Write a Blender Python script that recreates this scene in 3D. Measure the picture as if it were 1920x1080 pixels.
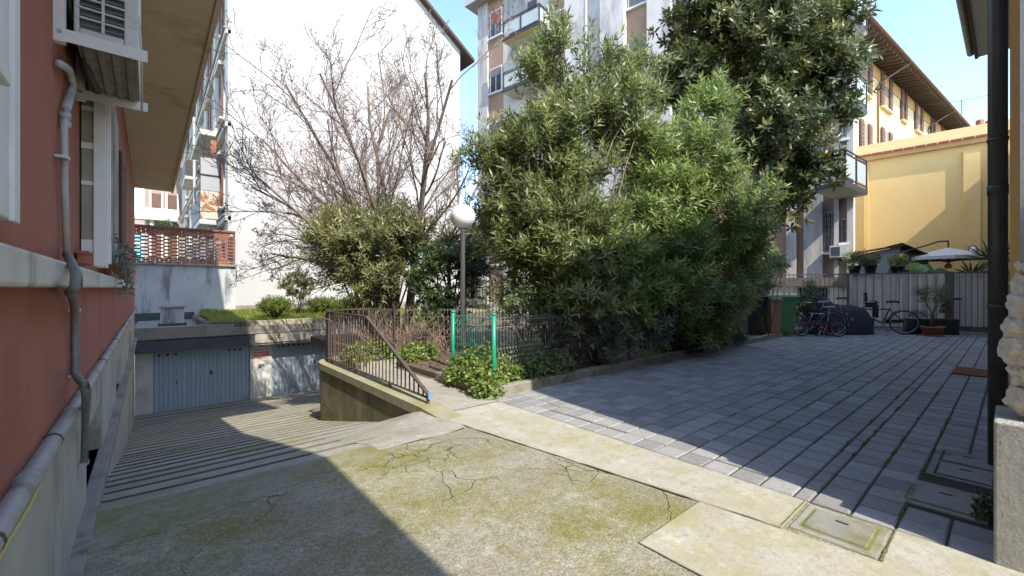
import bpy, math, random
import numpy as np
from mathutils import Vector, Matrix
from mathutils import noise as mnoise
from mathutils.geometry import tessellate_polygon

for o in list(bpy.data.objects): bpy.data.objects.remove(o)
SC = bpy.context.scene
COL = SC.collection
R = math.radians

# ------------------------------------------------------------------ camera
# X runs along the paved court (to the right), Y along the red house (to the left), Z up
H = 1.35; F = 800.0; YAW = R(49.59)
FX, FY = math.cos(YAW), math.sin(YAW)
cam = bpy.data.cameras.new('camera'); cam.lens = F/1920*36; cam.sensor_width = 36
cam.clip_start = .03; cam.clip_end = 1500
camo = bpy.data.objects.new('camera', cam); COL.objects.link(camo)
camo.location = (0, 0, H); camo.rotation_euler = (R(90), 0, YAW-R(90)); SC.camera = camo
# ------------------------------------------------------------------ sky, sun, exposure
SUN_EL = R(47); SUN_T = Vector((.132, 1, -math.tan(SUN_EL)*1.006)).normalized()   # travel direction of sunlight
W = bpy.data.worlds.new('World'); SC.world = W; W.use_nodes = True
nt = W.node_tree; bg = nt.nodes['Background']
sky = nt.nodes.new('ShaderNodeTexSky'); sky.sky_type = 'NISHITA'; sky.sun_disc = False
sky.sun_elevation = SUN_EL; sky.sun_rotation = math.atan2(-SUN_T.x, -SUN_T.y)
sky.air_density = 1.0; sky.dust_density = .5; sky.ozone_density = 3.4
nt.links.new(sky.outputs[0], bg.inputs[0]); bg.inputs[1].default_value = .15
sl = bpy.data.lights.new('sun', 'SUN'); sl.energy = 2.0; sl.angle = R(.53); sl.color = (1, .94, .84)
so = bpy.data.objects.new('sun', sl); COL.objects.link(so)
so.rotation_euler = SUN_T.to_track_quat('-Z', 'Y').to_euler(); so.location = (0, -20, 30)
SC.view_settings.view_transform = 'Standard'; SC.view_settings.look = 'None'
SC.view_settings.gamma = 1; SC.view_settings.exposure = 1.95; SC.view_settings.use_curve_mapping = False
SC.cycles.max_bounces = 7; SC.cycles.diffuse_bounces = 4; SC.cycles.transparent_max_bounces = 8

rng = random.Random(7)
# ------------------------------------------------------------------ measuring helpers
def P(px, py, d):
    r = (px-960)/F*d
    return Vector((FX*d+FY*r, FY*d-FX*r, H-(py-540.5)/F*d))
def G(px, py, z=0):
    return P(px, py, F*(H-z)/(py-540.5))
def hit(px, py, p0, n):
    a = P(px, py, 1)-Vector((0, 0, H)); n = Vector(n)
    t = n.dot(Vector(p0)-Vector((0, 0, H)))/n.dot(a)
    return Vector((0, 0, H))+a*t

# ------------------------------------------------------------------ materials
MATS = {}
def nodes(name):
    m = bpy.data.materials.new(name); m.use_nodes = True
    t = m.node_tree; b = t.nodes['Principled BSDF']
    MATS[name] = m
    return m, t, b
def rgba(c): return (c[0], c[1], c[2], 1)
def mix(t, a, b, fac):
    n = t.nodes.new('ShaderNodeMix'); n.data_type = 'RGBA'
    for sock, val in ((6, a), (7, b), (0, fac)):
        if hasattr(val, 'is_linked') or hasattr(val, 'links'): t.links.new(val, n.inputs[sock])
        else: n.inputs[sock].default_value = rgba(val) if sock else val
    return n.outputs[2]
def noise(t, scale, detail=6, rough=.6, stretch=None, vec=None, dist=0):
    n = t.nodes.new('ShaderNodeTexNoise'); n.inputs['Scale'].default_value = scale
    n.inputs['Detail'].default_value = detail; n.inputs['Roughness'].default_value = rough
    n.inputs['Distortion'].default_value = dist
    if vec is None:
        tc = t.nodes.new('ShaderNodeTexCoord'); vec = tc.outputs['Object']
    if stretch:
        mp = t.nodes.new('ShaderNodeMapping'); mp.inputs['Scale'].default_value = stretch
        t.links.new(vec, mp.inputs[0]); vec = mp.outputs[0]
    t.links.new(vec, n.inputs['Vector'])
    return n.outputs['Fac']
def ramp(t, fac, a, b, va=0., vb=1.):
    n = t.nodes.new('ShaderNodeMapRange'); n.inputs[1].default_value = a; n.inputs[2].default_value = b
    n.inputs[3].default_value = va; n.inputs[4].default_value = vb; n.clamp = True
    t.links.new(fac, n.inputs[0]); return n.outputs[0]
def mathn(t, op, a, b):
    n = t.nodes.new('ShaderNodeMath'); n.operation = op
    for i, v in enumerate((a, b)):
        if hasattr(v, 'links'): t.links.new(v, n.inputs[i])
        else: n.inputs[i].default_value = v
    return n.outputs[0]
def bump(t, b, h, strength, dist=.02):
    n = t.nodes.new('ShaderNodeBump'); n.inputs['Strength'].default_value = strength; n.inputs['Distance'].default_value = dist
    t.links.new(h, n.inputs['Height']); t.links.new(n.outputs[0], b.inputs['Normal'])
def mat(name, c1, c2=None, scale=4, rough=.8, c3=None, s3=1.2, t3=(.5, .62), stretch3=None, bs=0, bst=.3, metal=0, stretch=None, rnd=0, spec=.4, bd=.01):
    """two-tone noise colour, an optional third tone in patches or streaks, optional fine relief"""
    m, t, b = nodes(name)
    c2 = c2 or tuple(x*.82 for x in c1)
    col = mix(t, c1, c2, ramp(t, noise(t, scale, 8, .65, stretch), .32, .68))
    if c3: col = mix(t, col, c3, ramp(t, noise(t, s3, 9, .68, stretch3, dist=.3), *t3))
    if rnd:
        oi = t.nodes.new('ShaderNodeObjectInfo')
        hs = t.nodes.new('ShaderNodeHueSaturation'); t.links.new(col, hs.inputs['Color'])
        t.links.new(ramp(t, oi.outputs['Random'], 0, 1, 1-rnd, 1+rnd), hs.inputs['Value']); col = hs.outputs[0]
    t.links.new(col, b.inputs['Base Color'])
    b.inputs['Roughness'].default_value = rough; b.inputs['Metallic'].default_value = metal
    b.inputs['Specular IOR Level'].default_value = spec
    if bs: bump(t, b, noise(t, bs, 6, .7), bst, bd)
    return m
def crack_mask(t, scale, width, dist=.25):
    tc = t.nodes.new('ShaderNodeTexCoord')
    nz = t.nodes.new('ShaderNodeTexNoise'); nz.inputs['Scale'].default_value = 2.2; nz.inputs['Detail'].default_value = 6
    t.links.new(tc.outputs['Object'], nz.inputs['Vector'])
    vm = t.nodes.new('ShaderNodeVectorMath'); vm.operation = 'MULTIPLY_ADD'
    t.links.new(nz.outputs['Color'], vm.inputs[0]); vm.inputs[1].default_value = (dist,)*3; t.links.new(tc.outputs['Object'], vm.inputs[2])
    v = t.nodes.new('ShaderNodeTexVoronoi'); v.feature = 'DISTANCE_TO_EDGE'; v.inputs['Scale'].default_value = scale
    t.links.new(vm.outputs[0], v.inputs['Vector'])
    return ramp(t, v.outputs['Distance'], 0, width, 1, 0)

# worn, mossy asphalt of the forecourt
def ground_mat(name, base, pale, moss, moss_t, crack=.0, speck=True, bstr=.5):
    m, t, b = nodes(name)
    col = mix(t, base, pale, ramp(t, noise(t, 1.1, 10, .7), .38, .66))
    fine = noise(t, 60, 5, .8)
    col = mix(t, col, tuple(x*.42 for x in base), ramp(t, fine, .52, .72, 0, .8))
    col = mix(t, col, tuple(x*1.35 for x in pale), ramp(t, noise(t, 5.5, 8, .75), .56, .70, 0, .6))
    col = mix(t, col, tuple(x*.5 for x in base), ramp(t, noise(t, 9, 8, .8), .52, .68, 0, .6))
    mz = mathn(t, 'ADD', mathn(t, 'MULTIPLY', noise(t, 1.0, 9, .72), .75), mathn(t, 'MULTIPLY', noise(t, 14, 6, .7), .25))
    col = mix(t, col, moss, ramp(t, mz, *moss_t))
    if speck:
        v = t.nodes.new('ShaderNodeTexVoronoi'); v.inputs['Scale'].default_value = 85
        tc = t.nodes.new('ShaderNodeTexCoord'); t.links.new(tc.outputs['Object'], v.inputs['Vector'])
        sel = mathn(t, 'MULTIPLY', ramp(t, v.outputs['Distance'], .16, .26, 1, 0), ramp(t, noise(t, 25, 2), .5, .58))
        col = mix(t, col, (.62, .60, .53), mathn(t, 'MULTIPLY', sel, .6))
    h = fine
    if speck:
        g = t.nodes.new('ShaderNodeTexVoronoi'); g.inputs['Scale'].default_value = 105; t.links.new(tc.outputs['Object'], g.inputs['Vector'])
        sx = t.nodes.new('ShaderNodeSeparateColor'); t.links.new(g.outputs['Color'], sx.inputs[0])
        hv = t.nodes.new('ShaderNodeHueSaturation'); t.links.new(col, hv.inputs['Color'])
        t.links.new(ramp(t, sx.outputs[0], 0, 1, .74, 1.26), hv.inputs['Value']); col = hv.outputs[0]
        h = mathn(t, 'SUBTRACT', mathn(t, 'MULTIPLY', fine, .6), mathn(t, 'MULTIPLY', g.outputs['Distance'], .35))
    if crack:
        ck = mathn(t, 'MULTIPLY', crack_mask(t, 1.15, .0055, .45), ramp(t, noise(t, .9, 3), .47, .55))
        ck2 = mathn(t, 'MULTIPLY', crack_mask(t, 3.4, .013, .4), ramp(t, noise(t, .75, 3, .5, (1, 1, 1.7)), .53, .58))
        ck = mathn(t, 'MAXIMUM', ck, ck2)
        col = mix(t, col, (.035, .035, .022), mathn(t, 'MULTIPLY', ck, crack))
        h = mathn(t, 'SUBTRACT', mathn(t, 'MULTIPLY', h, .6), ck)
    t.links.new(col, b.inputs['Base Color']); b.inputs['Roughness'].default_value = .93; b.inputs['Specular IOR Level'].default_value = .2
    bump(t, b, h, bstr, .012)
    return m
GROUND = ground_mat('mossy_asphalt', (.235, .215, .155), (.35, .325, .255), (.18, .172, .06), (.45, .60), crack=.65, bstr=1.0)
STRIP = ground_mat('pale_concrete', (.34, .315, .24), (.43, .405, .34), (.30, .28, .145), (.46, .60), speck=False, bstr=.35)
PATH = ground_mat('path_concrete', (.28, .26, .215), (.35, .33, .28), (.24, .22, .12), (.54, .66), speck=False, bstr=.3)
RAMP = ground_mat('ramp_concrete', (.30, .285, .235), (.38, .36, .31), (.22, .20, .085), (.50, .63), speck=False, bstr=.4)
GROOVE = mat('ramp_groove', (.15, .14, .10), (.09, .085, .055), 5, .95)
SOIL = mat('soil', (.075, .055, .038), (.12, .09, .06), 9, .95, bs=30, bst=.8, c3=(.16, .12, .08), s3=25)
JOINT = mat('paving_joint_sand', (.035, .034, .028), (.055, .06, .028), 3, .95)

def paver_mat():
    m, t, b = nodes('grey_paver')
    oi = t.nodes.new('ShaderNodeObjectInfo'); at = t.nodes.new('ShaderNodeAttribute'); at.attribute_name = 'rnd'
    s = mathn(t, 'FRACT', mathn(t, 'ADD', oi.outputs['Random'], at.outputs['Fac']), 0)
    geo = t.nodes.new('ShaderNodeNewGeometry')
    col = mix(t, (.20, .194, .185), (.32, .308, .29), s)
    col = mix(t, col, (.32, .30, .265), ramp(t, noise(t, 1.0, 7, .65, vec=geo.outputs['Position']), .46, .72, 0, .55))
    col = mix(t, col, (.07, .072, .075), ramp(t, noise(t, 45, 5, .8, vec=geo.outputs['Position']), .5, .75, 0, .7))
    col = mix(t, col, (.10, .105, .04), ramp(t, noise(t, 2.6, 7, .7, vec=geo.outputs['Position']), .62, .74, 0, .5))
    t.links.new(col, b.inputs['Base Color']); b.inputs['Roughness'].default_value = .72; b.inputs['Specular IOR Level'].default_value = .35
    bump(t, b, noise(t, 80, 5, .8, vec=geo.outputs['Position']), .35, .006)
    return m
PAVER = paver_mat()
KERB = mat('kerb_concrete', (.27, .25, .20), (.19, .175, .12), 5, .9, c3=(.16, .15, .06), s3=4, t3=(.52, .64), bs=40)
COVER = mat('cover_concrete', (.22, .215, .18), (.29, .28, .24), 6, .88, c3=(.17, .16, .08), s3=3, bs=70, bst=.35, rnd=.12)
MOSS = mat('moss', (.13, .14, .03), (.20, .19, .05), 20, .95, bs=60, bst=.8)
WALLMOSS = mat('mossy_retaining_wall', (.24, .20, .13), (.10, .085, .05), 2.2, .95, c3=(.11, .125, .035), s3=1.7, t3=(.47, .6), stretch=(1, 1, .35), bs=28, bst=.9)
WALLCAP = mat('retaining_wall_cap', (.33, .30, .21), (.24, .22, .12), 4, .92, c3=(.22, .21, .08), s3=3, bs=40)
# buildings
RED = mat('red_plaster', (.41, .155, .10), (.36, .13, .085), 3, .88, c3=(.29, .11, .075), s3=1.0, stretch3=(1, 1, .18), bs=130, bst=.55, bd=.008)
BASEP = mat('grey_base_plaster', (.48, .455, .38), (.38, .36, .30), 1.6, .9, c3=(.155, .15, .12), s3=1.4, t3=(.53, .68), stretch3=(1, 1, .3), bs=90, bst=.3)
STRING = mat('string_course_plaster', (.66, .62, .53), (.55, .51, .42), 5, .9, c3=(.20, .19, .14), s3=3.2, t3=(.56, .70), stretch3=(1, 1, .5), bs=60)
SLAB = mat('beige_eave_plaster', (.72, .62, .43), (.65, .55, .37), 1.2, .88, c3=(.50, .42, .27), s3=.8, t3=(.54, .66), bs=18, bst=.1)
WPAINT = mat('white_paint', (.72, .71, .67), (.66, .65, .60), 6, .55, c3=(.45, .42, .35), s3=7, t3=(.62, .72))
SHUTIN = mat('weathered_shutter_panel', (.40, .37, .30), (.31, .28, .22), 3, .8, c3=(.22, .19, .14), s3=2.2, t3=(.55, .68))
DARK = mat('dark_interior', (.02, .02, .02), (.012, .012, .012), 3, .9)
GPIPE = mat('grey_plastic_pipe', (.33, .325, .31), (.27, .265, .25), 8, .5, c3=(.19, .17, .14), s3=6, t3=(.58, .68))
CONDUIT = mat('grey_conduit', (.46, .45, .43), (.36, .35, .33), 12, .55)
FLEX = mat('flexible_conduit', (.22, .21, .19), (.16, .15, .14), 30, .6)
YCABLE = mat('yellow_cable', (.62, .50, .16), None, 8, .5)
ACW = mat('ac_casing', (.62, .62, .59), (.52, .51, .47), 6, .45, c3=(.36, .33, .27), s3=9, t3=(.6, .7))
COIL = mat('ac_coil', (.06, .075, .085), (.10, .12, .13), 30, .4, metal=.4)
GALV = mat('dirty_galvanised', (.33, .31, .25), (.17, .15, .11), 12, .5, metal=.3)
GABLE = mat('white_gable_plaster', (.47, .46, .44), (.43, .42, .40), .35, .9, c3=(.32, .31, .29), s3=.55, t3=(.60, .74), bs=10, bst=.08)
FACADE = mat('pale_stone_facade', (.50, .47, .42), (.42, .39, .34), .8, .85, c3=(.28, .25, .21), s3=.9, t3=(.56, .68), stretch3=(1, 1, .3))
STAIN = mat('stained_terrace_wall', (.50, .50, .48), (.40, .41, .41), 1.2, .92, c3=(.19, .19, .19), s3=1.6, t3=(.50, .62), stretch3=(1.6, 1, .28), bs=15, bst=.4)
RUST = mat('rusty_sheet', (.50, .46, .38), (.42, .37, .30), 2, .7, c3=(.27, .115, .04), s3=1.6, t3=(.47, .53))
BRICK = mat('lattice_brick', (.33, .135, .075), (.25, .095, .055), 7, .9, c3=(.12, .07, .05), s3=3, t3=(.56, .68), bs=50, rnd=.28)
BRICKCAP = mat('brick_coping', (.23, .10, .075), (.16, .075, .06), 7, .9, bs=40)
CONC = mat('weathered_concrete', (.30, .28, .235), (.21, .195, .16), 2.6, .92, c3=(.11, .10, .08), s3=2.2, t3=(.55, .68), bs=30, bst=.4)
BITU = mat('bitumen_flashing', (.045, .05, .06), (.075, .08, .09), 3, .6, bs=12, bst=.3)
FASCIA = mat('pale_fascia_plaster', (.47, .42, .34), (.36, .32, .26), 4, .9, c3=(.20, .17, .13), s3=5, t3=(.54, .64), bs=40)
BEDKERB = mat('dark_bed_edging', (.11, .085, .065), (.16, .13, .10), 5, .9, bs=30)
BEDPALE = mat('pale_bed_edging', (.50, .46, .30), (.40, .36, .23), 5, .9, bs=30)
PILLAR = mat('whitewashed_pillar', (.62, .60, .55), (.52, .50, .46), 2, .92, c3=(.34, .31, .26), s3=1.5, t3=(.56, .70), bs=30)
DOORG = mat('blue_grey_garage_steel', (.36, .42, .46), (.31, .37, .41), 4, .55, c3=(.22, .25, .26), s3=3, t3=(.6, .75), stretch3=(1, 1, .2), rnd=.06)
GREYW = mat('grey_building_plaster', (.58, .54, .49), (.46, .425, .385), .9, .92, c3=(.245, .235, .23), s3=.75, t3=(.50, .66), stretch3=(1, 1, .25), bs=20, bst=.15)
TAN = mat('tan_panel_plaster', (.36, .245, .165), (.30, .20, .135), 1.1, .92, c3=(.23, .16, .115), s3=.9, t3=(.56, .7), stretch3=(1, 1, .3))
CREAMW = mat('cream_base_plaster', (.62, .55, .45), (.52, .46, .38), 2, .92, c3=(.27, .24, .19), s3=1.6, stretch3=(1, 1, .4))
BROWNB = mat('dark_base_band', (.20, .17, .14), (.14, .12, .10), 3, .9)
YELLOW = mat('yellow_plaster', (.74, .52, .215), (.69, .48, .19), .7, .9, c3=(.64, .43, .17), s3=.8, t3=(.56, .72), bs=30, bst=.1)
YPALE = mat('pale_yellow_plaster', (.72, .56, .30), (.68, .52, .27), .6, .9)
YTRIM = mat('ochre_trim', (.55, .33, .13), (.48, .28, .11), 2, .85)
TILERED = mat('red_roof_tile', (.34, .095, .06), (.26, .07, .045), 6, .85, bs=20)
SHUTBR = mat('brown_shutter', (.16, .085, .055), (.12, .062, .042), 5, .6, rnd=.15)
WOODDK = mat('dark_eave_wood', (.10, .062, .04), (.07, .045, .03), 6, .8, rnd=.2)
COPPER = mat('brown_gutter', (.15, .085, .05), (.11, .065, .04), 6, .5, metal=.2)
ROLLS = mat('grey_roller_shutter', (.20, .185, .17), (.17, .155, .145), 4, .7)
AWN = mat('faded_red_blind', (.40, .14, .085), (.34, .12, .075), 4, .8)
METDK = mat('dark_iron', (.045, .04, .036), (.07, .055, .045), 9, .6, metal=.3)
METBR = mat('brown_railing_iron', (.085, .062, .05), (.12, .085, .065), 14, .6, metal=.2)
FROST = mat('frosted_glass_panel', (.42, .45, .42), (.36, .39, .37), 2, .3)
BALUND = mat('balcony_soffit', (.55, .57, .48), (.47, .49, .41), 1.5, .85)
YSTRIPE = mat('yellow_stripe_soffit', (.62, .46, .14), None, 2, .8)
CANVAS = mat('beige_canvas_screen', (.74, .64, .52), (.66, .57, .46), 2.2, .95, c3=(.54, .45, .36), s3=1.5, stretch3=(1, 1, .3))
BARG = mat('grey_fence_iron', (.10, .10, .10), (.13, .125, .12), 8, .55, metal=.2)
GREENP = mat('green_powder_coat', (.012, .30, .17), (.015, .25, .145), 6, .4, spec=.5)
WIREG = mat('green_wire', (.03, .27, .19), (.04, .22, .16), 9, .45)
WIREB = mat('brown_wire', (.19, .15, .12), (.14, .11, .09), 9, .6)
POLE = mat('grey_lamp_pole', (.50, .485, .455), (.43, .415, .39), 10, .5)
OPAL = mat('opal_globe', (.80, .78, .72), (.74, .72, .66), 3, .22, c3=(.62, .60, .53), s3=4, t3=(.6, .75), spec=.5)
PIPEDK = mat('dark_brown_downpipe', (.055, .048, .042), (.075, .065, .058), 4, .4, spec=.5)
ROUGHW = mat('roughcast_plaster', (.66, .64, .58), (.52, .50, .45), 18, .95, c3=(.36, .33, .25), s3=2.5, t3=(.6, .75), bs=38, bst=1.0, bd=.05)
STONEW = mat('pale_rock_face', (.68, .63, .53), (.58, .53, .43), 7, .9, c3=(.66, .64, .60), s3=4, bs=26, bst=.7, bd=.02)
GREYP = mat('pale_grey_corner_plaster', (.44, .44, .43), (.38, .38, .37), 2, .9, bs=40, bst=.2)
EAVEP = mat('cream_soffit', (.74, .66, .54), (.68, .60, .49), 2, .85)
TERRA = mat('terracotta', (.36, .13, .075), (.30, .105, .06), 8, .8)
PLBLACK = mat('black_plastic', (.018, .018, .02), (.026, .026, .028), 5, .45)
PLBROWN = mat('brown_plastic', (.33, .17, .10), (.28, .145, .085), 5, .55)
PLGREEN = mat('green_plastic', (.085, .20, .07), (.07, .17, .06), 5, .5)
PLGREEN2 = mat('pale_green_lid', (.09, .22, .13), (.075, .19, .115), 5, .5)
PLGREY = mat('dusty_lid', (.14, .13, .11), (.20, .19, .16), 6, .7)
COVERN = mat('navy_cover_fabric', (.022, .024, .032), (.032, .034, .045), 5, .75)
STRAP = mat('grey_strap', (.20, .20, .21), None, 5, .7)
TYRE = mat('tyre_rubber', (.02, .02, .02), (.03, .03, .03), 8, .8)
STEEL = mat('bright_steel', (.50, .50, .50), (.42, .42, .42), 6, .3, metal=.8)
BIKEBK = mat('black_frame_paint', (.015, .015, .017), None, 6, .35)
BIKERD = mat('red_frame_paint', (.22, .016, .02), None, 6, .35)
BIKEBL = mat('dark_blue_frame_paint', (.04, .06, .11), None, 6, .35)
ORANGE = mat('orange_reflector', (.6, .2, .03), None, 6, .4)
LEATHER = mat('black_saddle', (.02, .018, .017), (.035, .03, .028), 9, .5)
SADGREY = mat('grey_saddle', (.30, .29, .28), (.24, .23, .22), 9, .6)
PARASOL = mat('parasol_canvas', (.62, .59, .56), (.56, .53, .50), 3, .9)
SHEDW = mat('pale_shed_wall', (.36, .36, .37), (.32, .32, .33), 2, .85)
COIR = mat('brown_coir_mat', (.22, .085, .045), (.17, .065, .035), 30, .95, bs=120, bst=.6)
TEAL = mat('teal_cladding', (.16, .42, .50), (.13, .36, .44), 1, .6)
SIGNW = mat('sign_white', (.70, .68, .66), (.62, .58, .55), 12, .6)
SIGNR = mat('sign_red', (.60, .06, .055), (.68, .20, .17), 14, .6, c3=(.72, .42, .36), s3=9, t3=(.52, .62))
SIGNK = mat('sign_black_ink', (.04, .03, .03), None, 12, .6)
BLUEP = mat('blue_tape', (.10, .24, .38), None, 12, .6)
def glass_mat():
    m, t, b = nodes('window_glass')
    b.inputs['Base Color'].default_value = (.05, .065, .08, 1); b.inputs['Roughness'].default_value = .06
    b.inputs['Specular IOR Level'].default_value = .7
    bump(t, b, noise(t, 1.4, 2), .05, .02)
    return m
GLASS = glass_mat()
BARK = mat('grey_brown_bark', (.25, .19, .145), (.16, .12, .09), 12, .9, bs=40, bst=.5)
BARKD = mat('dark_bark', (.10, .075, .055), (.06, .045, .034), 14, .9, bs=40, bst=.5)
TWIG = mat('bare_twig', (.27, .205, .165), (.20, .15, .12), 14, .9)
DRY = mat('dry_brushwood', (.27, .19, .13), (.18, .125, .085), 10, .95)

def leaf_mat(name, dark, mid, light, trans=.3, rough=.42, spec=.5):
    m, t, b = nodes(name)
    at = t.nodes.new('ShaderNodeAttribute'); at.attribute_name = 'rnd'
    cr = t.nodes.new('ShaderNodeValToRGB'); t.links.new(at.outputs['Fac'], cr.inputs[0])
    e = cr.color_ramp.elements; e[0].color = rgba(dark); e[1].color = rgba(light); e[1].position = 1
    k = e.new(.55); k.color = rgba(mid)
    t.links.new(cr.outputs[0], b.inputs['Base Color']); b.inputs['Roughness'].default_value = rough
    b.inputs['Specular IOR Level'].default_value = spec
    tr = t.nodes.new('ShaderNodeBsdfTranslucent'); ms = t.nodes.new('ShaderNodeMixShader'); ms.inputs[0].default_value = trans
    hs = t.nodes.new('ShaderNodeHueSaturation'); hs.inputs['Value'].default_value = 1.5; hs.inputs['Hue'].default_value = .485
    t.links.new(cr.outputs[0], hs.inputs['Color']); t.links.new(hs.outputs[0], tr.inputs[0])
    out = t.nodes['Material Output']
    t.links.new(b.outputs[0], ms.inputs[1]); t.links.new(tr.outputs[0], ms.inputs[2]); t.links.new(ms.outputs[0], out.inputs[0])
    return m
L_OLE = leaf_mat('oleander_leaf', (.085, .112, .042), (.18, .215, .072), (.33, .35, .13), .36)
L_OLEB = leaf_mat('bright_oleander_leaf', (.078, .115, .04), (.17, .235, .06), (.31, .385, .11), .36)
L_OLEY = leaf_mat('olive_oleander_leaf', (.11, .12, .045), (.19, .195, .075), (.30, .29, .13))
L_MAG = leaf_mat('magnolia_leaf', (.045, .06, .024), (.09, .11, .036), (.22, .215, .065), .2, .42, .35)
L_EVER = leaf_mat('evergreen_leaf', (.03, .055, .02), (.065, .105, .03), (.13, .18, .05), .25)
L_LIME = leaf_mat('lime_ivy_leaf', (.11, .16, .035), (.18, .24, .05), (.27, .32, .09), .35)
L_GRASS = leaf_mat('grass_blade', (.14, .18, .03), (.22, .26, .05), (.31, .32, .09), .4)
L_BOX = leaf_mat('box_leaf', (.085, .12, .022), (.17, .215, .04), (.29, .32, .07), .3)
L_GREY = leaf_mat('grey_green_leaf', (.09, .115, .085), (.14, .17, .125), (.21, .24, .18), .2)
L_VIB = leaf_mat('viburnum_leaf', (.06, .09, .03), (.12, .165, .05), (.23, .27, .09), .32)
L_DRYL = leaf_mat('dry_leaf', (.09, .055, .03), (.17, .105, .055), (.27, .19, .11), .2, .8, .2)
L_PALM = leaf_mat('palm_leaf', (.05, .075, .03), (.10, .13, .05), (.19, .21, .09), .25)
L_BIG = leaf_mat('broad_leaf', (.06, .11, .05), (.12, .22, .06), (.26, .36, .10), .4)

# ------------------------------------------------------------------ mesh helpers
def tag(o, label=None, cat=None, group=None, kind=None):
    if label: o['label'] = label
    if cat: o['category'] = cat
    if group: o['group'] = group
    if kind: o['kind'] = kind
    return o
def link(o, parent=None):
    COL.objects.link(o)
    if parent is not None:
        o.parent = parent
        p = parent; m = Matrix.Identity(4); chain = []
        while p is not None: chain.append(p); p = p.parent
        for q in reversed(chain): m = m @ q.matrix_parent_inverse @ q.matrix_basis
        o.matrix_parent_inverse = m.inverted()
    return o
def empty(name, loc, label=None, cat=None, group=None):
    o = bpy.data.objects.new(name, None); o.location = loc; o.empty_display_size = .1
    COL.objects.link(o); return tag(o, label, cat, group)
class MB:
    def __init__(s, M=None): s.v = []; s.f = []; s.M = M
    def add(s, vs, fs):
        b = len(s.v)
        for p in vs:
            p = Vector(p); s.v.append(s.M @ p if s.M else p)
        s.f += [tuple(b+i for i in f) for f in fs]; return s
    def obox(s, o, a, b, c):
        o, a, b, c = map(Vector, (o, a, b, c))
        vs = [o, o+a, o+a+b, o+b, o+c, o+a+c, o+a+b+c, o+b+c]
        fs = [(0, 3, 2, 1), (4, 5, 6, 7), (0, 1, 5, 4), (1, 2, 6, 5), (2, 3, 7, 6), (3, 0, 4, 7)]
        if a.cross(b).dot(c) < 0: fs = [f[::-1] for f in fs]
        return s.add(vs, fs)
    def box(s, x0, x1, y0, y1, z0, z1): return s.obox((x0, y0, z0), (x1-x0, 0, 0), (0, y1-y0, 0), (0, 0, z1-z0))
    def bar(s, a, b, w, h=None, up=(0, 0, 1)):
        a, b = Vector(a), Vector(b); h = h or w; d = (b-a); n = d.normalized(); up = Vector(up)
        if abs(n.dot(up)) > .98: up = Vector((1, 0, 0))
        x = n.cross(up).normalized()*w; y = x.normalized().cross(n).normalized()*h
        return s.obox(a-x/2-y/2, d, x, y)
    def tube(s, pts, rad, n=6, cap=True):
        pts = [Vector(p) for p in pts]; k = len(pts)
        rr = rad if hasattr(rad, '__len__') else [rad]*k
        vs = []; fs = []; px = None
        for i, p in enumerate(pts):
            t = (pts[min(i+1, k-1)]-pts[max(i-1, 0)]).normalized()
            if px is None:
                px = t.cross(Vector((0, 0, 1)) if abs(t.z) < .9 else Vector((1, 0, 0))).normalized()
            else: px = (px-t*px.dot(t)).normalized()
            py = t.cross(px)
            for j in range(n):
                a = 2*math.pi*j/n; vs.append(p+(px*math.cos(a)+py*math.sin(a))*rr[i])
        for i in range(k-1):
            for j in range(n): fs.append((i*n+j, i*n+(j+1) % n, (i+1)*n+(j+1) % n, (i+1)*n+j))
        if cap: fs += [tuple(range(n))[::-1], tuple((k-1)*n+j for j in range(n))]
        return s.add(vs, fs)
    def lathe(s, prof, c=(0, 0, 0), n=16):
        c = Vector(c); vs = []; fs = []
        for r, z in prof:
            for j in range(n):
                a = 2*math.pi*j/n; vs.append(c+Vector((r*math.cos(a), r*math.sin(a), z)))
        for i in range(len(prof)-1):
            for j in range(n): fs.append((i*n+j, i*n+(j+1) % n, (i+1)*n+(j+1) % n, (i+1)*n+j))
        fs += [tuple(range(n))[::-1], tuple((len(prof)-1)*n+j for j in range(n))]
        return s.add(vs, fs)
    def prism(s, poly, z0, z1):
        n = len(poly); vs = [(x, y, z0) for x, y in poly]+[(x, y, z1) for x, y in poly]
        tri = tessellate_polygon([[Vector((x, y, 0)) for x, y in poly]])
        fs = [(i, (i+1) % n, n+(i+1) % n, n+i) for i in range(n)]
        fs += [tuple(n+i for i in t) for t in tri]+[tuple(t)[::-1] for t in tri]
        return s.add(vs, fs)
    def torus(s, c, ax, R0, r, n=28, m=6):
        c = Vector(c); ax = Vector(ax).normalized()
        x = ax.cross(Vector((0, 0, 1))).normalized(); y = ax.cross(x)
        vs = []; fs = []
        for i in range(n):
            a = 2*math.pi*i/n; d = x*math.cos(a)+y*math.sin(a)
            for j in range(m):
                b = 2*math.pi*j/m; vs.append(c+d*(R0+r*math.cos(b))+ax*r*math.sin(b))
        for i in range(n):
            for j in range(m): fs.append((i*m+j, ((i+1) % n)*m+j, ((i+1) % n)*m+(j+1) % m, i*m+(j+1) % m))
        return s.add(vs, fs)
    def mesh(s, name, m, smooth=False):
        me = bpy.data.meshes.new(name); me.from_pydata([tuple(p) for p in s.v], [], s.f); me.materials.append(m)
        import bmesh
        b = bmesh.new(); b.from_mesh(me); bmesh.ops.recalc_face_normals(b, faces=b.faces); b.to_mesh(me); b.free()
        if smooth: me.polygons.foreach_set('use_smooth', [True]*len(me.polygons))
        me.update(); return me
    def build(s, name, m, parent=None, smooth=False, bevel=0):
        o = bpy.data.objects.new(name, s.mesh(name, m, smooth)); link(o, parent)
        if bevel:
            bv = o.modifiers.new('bevel', 'BEVEL'); bv.width = bevel; bv.segments = 2; bv.limit_method = 'ANGLE'
        return o
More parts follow.
